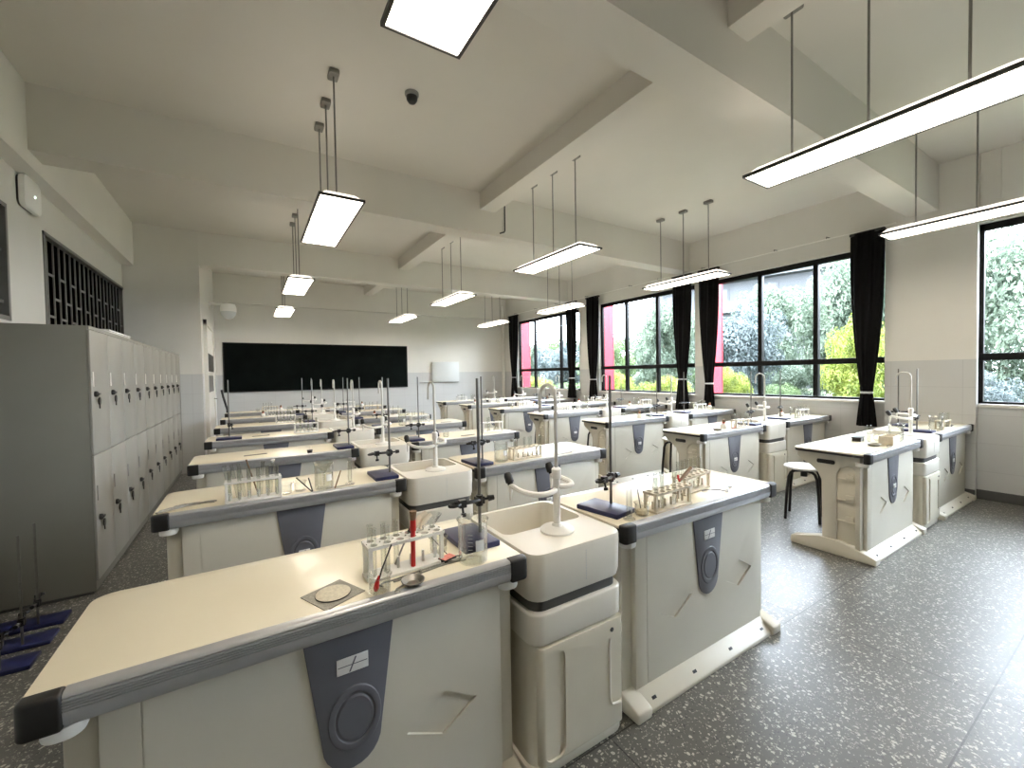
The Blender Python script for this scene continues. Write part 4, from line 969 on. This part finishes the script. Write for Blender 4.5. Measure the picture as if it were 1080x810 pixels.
# ------------------------------------------------------------------ outside: red fins, trees, a pale block of flats, ground
struct('ground_outside', MB().box(6.9, 90, -60, 110, -0.5, -0.3), M['soil'])
for i, yy in enumerate((10.255, 6.885, 4.285)):
    f = thing('facade_fin', 'red upright facade fin outside %s' % ('the farthest window', 'the second window from the far wall', 'the middle window')[i], 'facade fin', (6.755, yy, -0.3), 0, 'red facade fins')
    part('fin_panel', MB().box(0, 0.30, 0, 0.14, 0, 5.3), M['red'], f)
    part('fin_edge', MB().box(0.30, 0.315, -0.005, 0.145, 0, 5.3), M['red'], f)
def crown_mesh(name, mat, seed, n=5200, R=(1.5, 1.5, 1.5), leaf=0.095):
    rg = random.Random(seed); vs = []; fs = []
    cl = []
    for _ in range(46):
        while True:
            p = Vector((rg.uniform(-1, 1), rg.uniform(-1, 1), rg.uniform(-1, 1)))
            if 0.2 < p.length < 0.72: break
        cl.append((p, rg.uniform(0.18, 0.30)))
    for k in range(n):
        c, s = cl[rg.randrange(len(cl))]
        dv = Vector((rg.gauss(0, 1), rg.gauss(0, 1), rg.gauss(0, 1))).normalized() * s * rg.uniform(0.6, 1.0)
        p = c + dv
        p = Vector((p.x*R[0], p.y*R[1], p.z*R[2]))
        nrm = (dv.normalized() + Vector((rg.uniform(-.8, .8), rg.uniform(-.8, .8), rg.uniform(-.2, 1.0)))).normalized()
        a = nrm.orthogonal().normalized(); b = nrm.cross(a)
        t = rg.uniform(0, 2*PI); a, b = a*math.cos(t)+b*math.sin(t), b*math.cos(t)-a*math.sin(t)
        l = leaf * rg.uniform(0.6, 1.3); w = l * 0.45; o = len(vs)
        vs += [p - a*l*0.5, p + b*w*0.5 + nrm*0.01, p + a*l*0.5, p - b*w*0.5 + nrm*0.01]
        fs.append((o, o+1, o+2, o+3))
    me = bpy.data.meshes.new(name); me.from_pydata([tuple(v) for v in vs], [], fs); me.materials.append(mat)
    return me
crowns = {k: crown_mesh('crown', M['leaf'+k], 11+i, 19000) for i, k in enumerate('abcd')}
TREES = [  # x, y, crown centre z, top z, radius, kind, words
    (12.8, -0.7, 2.2, 4.6, 1.2, 'b', 'mid green tree outside the nearest window, nearer side'),
    (12.8, 1.85, 2.3, 4.8, 1.3, 'a', 'grey green tree outside the nearest window'),
    (12.8, 4.45, 2.5, 4.9, 1.3, 'a', 'tall grey green tree outside the middle window, nearer side'),
    (12.8, 7.15, 2.1, 4.2, 1.4, 'd', 'blue grey leafy tree outside the middle window, farther side'),
    (12.8, 10.0, 2.4, 4.7, 1.4, 'a', 'tall grey green tree outside the second window from the far wall'),
    (12.8, 12.9, 1.7, 3.1, 1.4, 'b', 'mid green tree outside the second window from the far wall, farther side'),
    (13.2, 16.2, 1.9, 3.6, 1.7, 'd', 'blue grey tree outside the farthest window, nearer side'),
    (13.2, 19.9, 1.9, 3.7, 1.9, 'a', 'grey green tree outside the farthest window, farther side'),
    (17.6, 0.5, 2.8, 5.2, 1.9, 'b', 'mid green tree in the rear line, seen through the nearest window'),
    (17.6, 4.6, 2.8, 5.0, 2.0, 'b', 'mid green tree in the rear line behind the tall grey green one'),
    (17.6, 8.7, 2.8, 5.5, 2.0, 'a', 'grey green tree in the rear line behind the blue grey one'),
    (17.6, 12.8, 2.8, 5.0, 2.0, 'a', 'grey green tree in the rear line, seen through the second window'),
    (17.6, 16.9, 2.3, 4.0, 2.0, 'b', 'mid green tree in the rear line, seen past the second window'),
    (18.0, 21.6, 2.4, 4.2, 2.4, 'b', 'mid green tree in the rear line, seen through the farthest window'),
    (18.0, 26.6, 2.4, 4.4, 2.4, 'd', 'blue grey tree at the far end of the rear line'),
    (15.0, 1.0, 0.8, 1.9, 1.3, 'b', 'low mid green bush between the two lines of trees, nearest window'),
    (15.2, 3.9, 0.8, 1.9, 1.3, 'd', 'low bluish bush between the two lines of trees, nearer side'),
    (15.2, 6.7, 0.8, 1.9, 1.3, 'a', 'low grey green bush between the two lines of trees, middle window'),
    (15.2, 9.5, 0.8, 1.9, 1.3, 'b', 'low mid green bush between the two lines of trees, farther side'),
    (15.2, 12.4, 0.8, 1.9, 1.4, 'a', 'low grey green bush between the two lines of trees, second window'),
    (15.3, 14.9, 0.8, 1.9, 0.85, 'b', 'low mid green bush between the two lines of trees, past the second window'),
    (15.6, 18.9, 0.8, 1.9, 1.6, 'a', 'low grey green bush between the two lines of trees, farthest window'),
    (10.0, 3.30, 1.3, 2.75, 0.72, 'c', 'bright yellow green bush outside the middle window, beside the tied curtain'),
    (10.0, 4.65, 0.6, 1.25, 0.60, 'b', 'low mid green bush between two yellow green ones'),
    (10.0, 5.95, 0.8, 1.65, 0.66, 'c', 'low yellow green bush outside the middle window beside the red fin'),
    (10.0, 1.75, 0.8, 1.6, 0.70, 'd', 'dark bluish bush low outside the nearest window'),
    (10.0, 0.25, 0.9, 1.8, 0.70, 'b', 'low mid green bush outside the nearest window, nearer side'),
    (10.0, 7.7, 0.7, 1.4, 0.95, 'c', 'low yellow green bush outside the second window, nearer side'),
    (10.0, 9.75, 0.8, 1.55, 0.98, 'c', 'low yellow green bush outside the second window, farther side'),
    (10.2, 12.0, 0.6, 1.2, 1.1, 'b', 'low mid green bush farther along the line of bushes'),
    (10.2, 14.6, 0.7, 1.4, 1.25, 'c', 'low yellow green bush outside the farthest window'),
    (10.2, 17.5, 0.7, 1.3, 1.4, 'b', 'low mid green bush outside the farthest window'),
]
for (x, y, z, top, rd, k, w) in TREES:
    s = (rd/1.5, rd/1.5, (top-z)/1.5)
    t_ = thing('leafy_tree' if top > 2.9 else 'leafy_bush', w, 'tree' if top > 2.9 else 'bush', (x, y, -0.3), random.random()*0.6, 'trees and bushes outside the windows')
    c = link('crown', crowns[k], t_); c.location = (0, 0, z+0.3); c.scale = s
    part('trunk', MB().tube([(0, 0, 0), (0.05, 0.03, (z+0.3)*0.5), (0.03, 0, (z+0.3)*0.85), (0, 0, z+0.3)], [0.11*s[0], 0.09*s[0], 0.06*s[0], 0.02], 8), M['bark'], t_)
bd = thing('apartment_building', 'pale distant block of flats rising behind the trees outside the middle window', 'building', (46, 22, -0.3), 0.25)
part('wall', MB().box(-5, 5, -11, 11, 0, 12.2).box(-5, 5, -4, 6, 12.2, 14.5), M['concrete'], bd)
for fl_ in range(4):
    z = 1.5 + fl_*3.0
    part('balcony', MB().box(-6.1, -5, -10.5, 10.5, z-0.2, z).box(-6.1, -6.0, -10.5, 10.5, z, z+0.9), M['concrete'], bd)
    for c in range(5):
        yy = -8.4 + c*4.2
        f = part('window', MB().box(-5.06, -5.0, yy-1.1, yy+1.1, z+0.5, z+2.3), M['concrete'], bd)
        part('pane', MB().box(-5.09, -5.06, yy-0.95, yy+0.95, z+0.6, z+2.2), M['bluegrey'], f)
part('roof', MB().box(-5.3, 5.3, -4.3, 6.3, 14.5, 14.8).box(-5.3, 5.3, -11.3, 11.3, 12.2, 12.4), M['bluegrey'], bd)

# ------------------------------------------------------------------ light and camera
w = bpy.data.worlds.new('overcast sky'); SC.world = w; w.use_nodes = True
bg = w.node_tree.nodes['Background']
bg.inputs['Color'].default_value = (*SKY_COL, 1); bg.inputs['Strength'].default_value = SKY_S
sl = bpy.data.lights.new('hazy_sun', 'SUN'); sl.energy = SUN_S; sl.angle = math.radians(12); sl.color = (1.0, 0.95, 0.85)
so = bpy.data.objects.new('hazy_sun', sl); COL.objects.link(so)
so.rotation_euler = Vector((0.62, 0.25, -0.75)).to_track_quat('-Z', 'Y').to_euler()

cd = bpy.data.cameras.new('camera'); co = bpy.data.objects.new('camera', cd); COL.objects.link(co)
cd.sensor_fit = 'HORIZONTAL'; cd.sensor_width = 36; cd.lens = 440.9/1080*36; cd.clip_start = 0.03; cd.clip_end = 400
yaw, pitch, roll = 0.5589, -0.0243, -0.0166
F = Vector((math.sin(yaw)*math.cos(pitch), math.cos(yaw)*math.cos(pitch), math.sin(pitch)))
Rr = Vector((math.cos(yaw), -math.sin(yaw), 0)); U = Rr.cross(F)
c_, s_ = math.cos(roll), math.sin(roll)
R2 = Rr*c_ + U*s_; U2 = U*c_ - Rr*s_
mt = Matrix((R2, U2, -F)).transposed().to_4x4(); mt.translation = (0, 0, 1.425)
co.matrix_world = mt
SC.camera = co
vs_ = SC.view_settings
vs_.view_transform = 'Standard'; vs_.look = 'None'; vs_.gamma = 1; vs_.exposure = EXPOSURE; vs_.use_curve_mapping = False
SC.cycles.transparent_max_bounces = 32
SC.cycles.max_bounces = 10; SC.cycles.diffuse_bounces = 6
SC.cycles.use_denoising = True
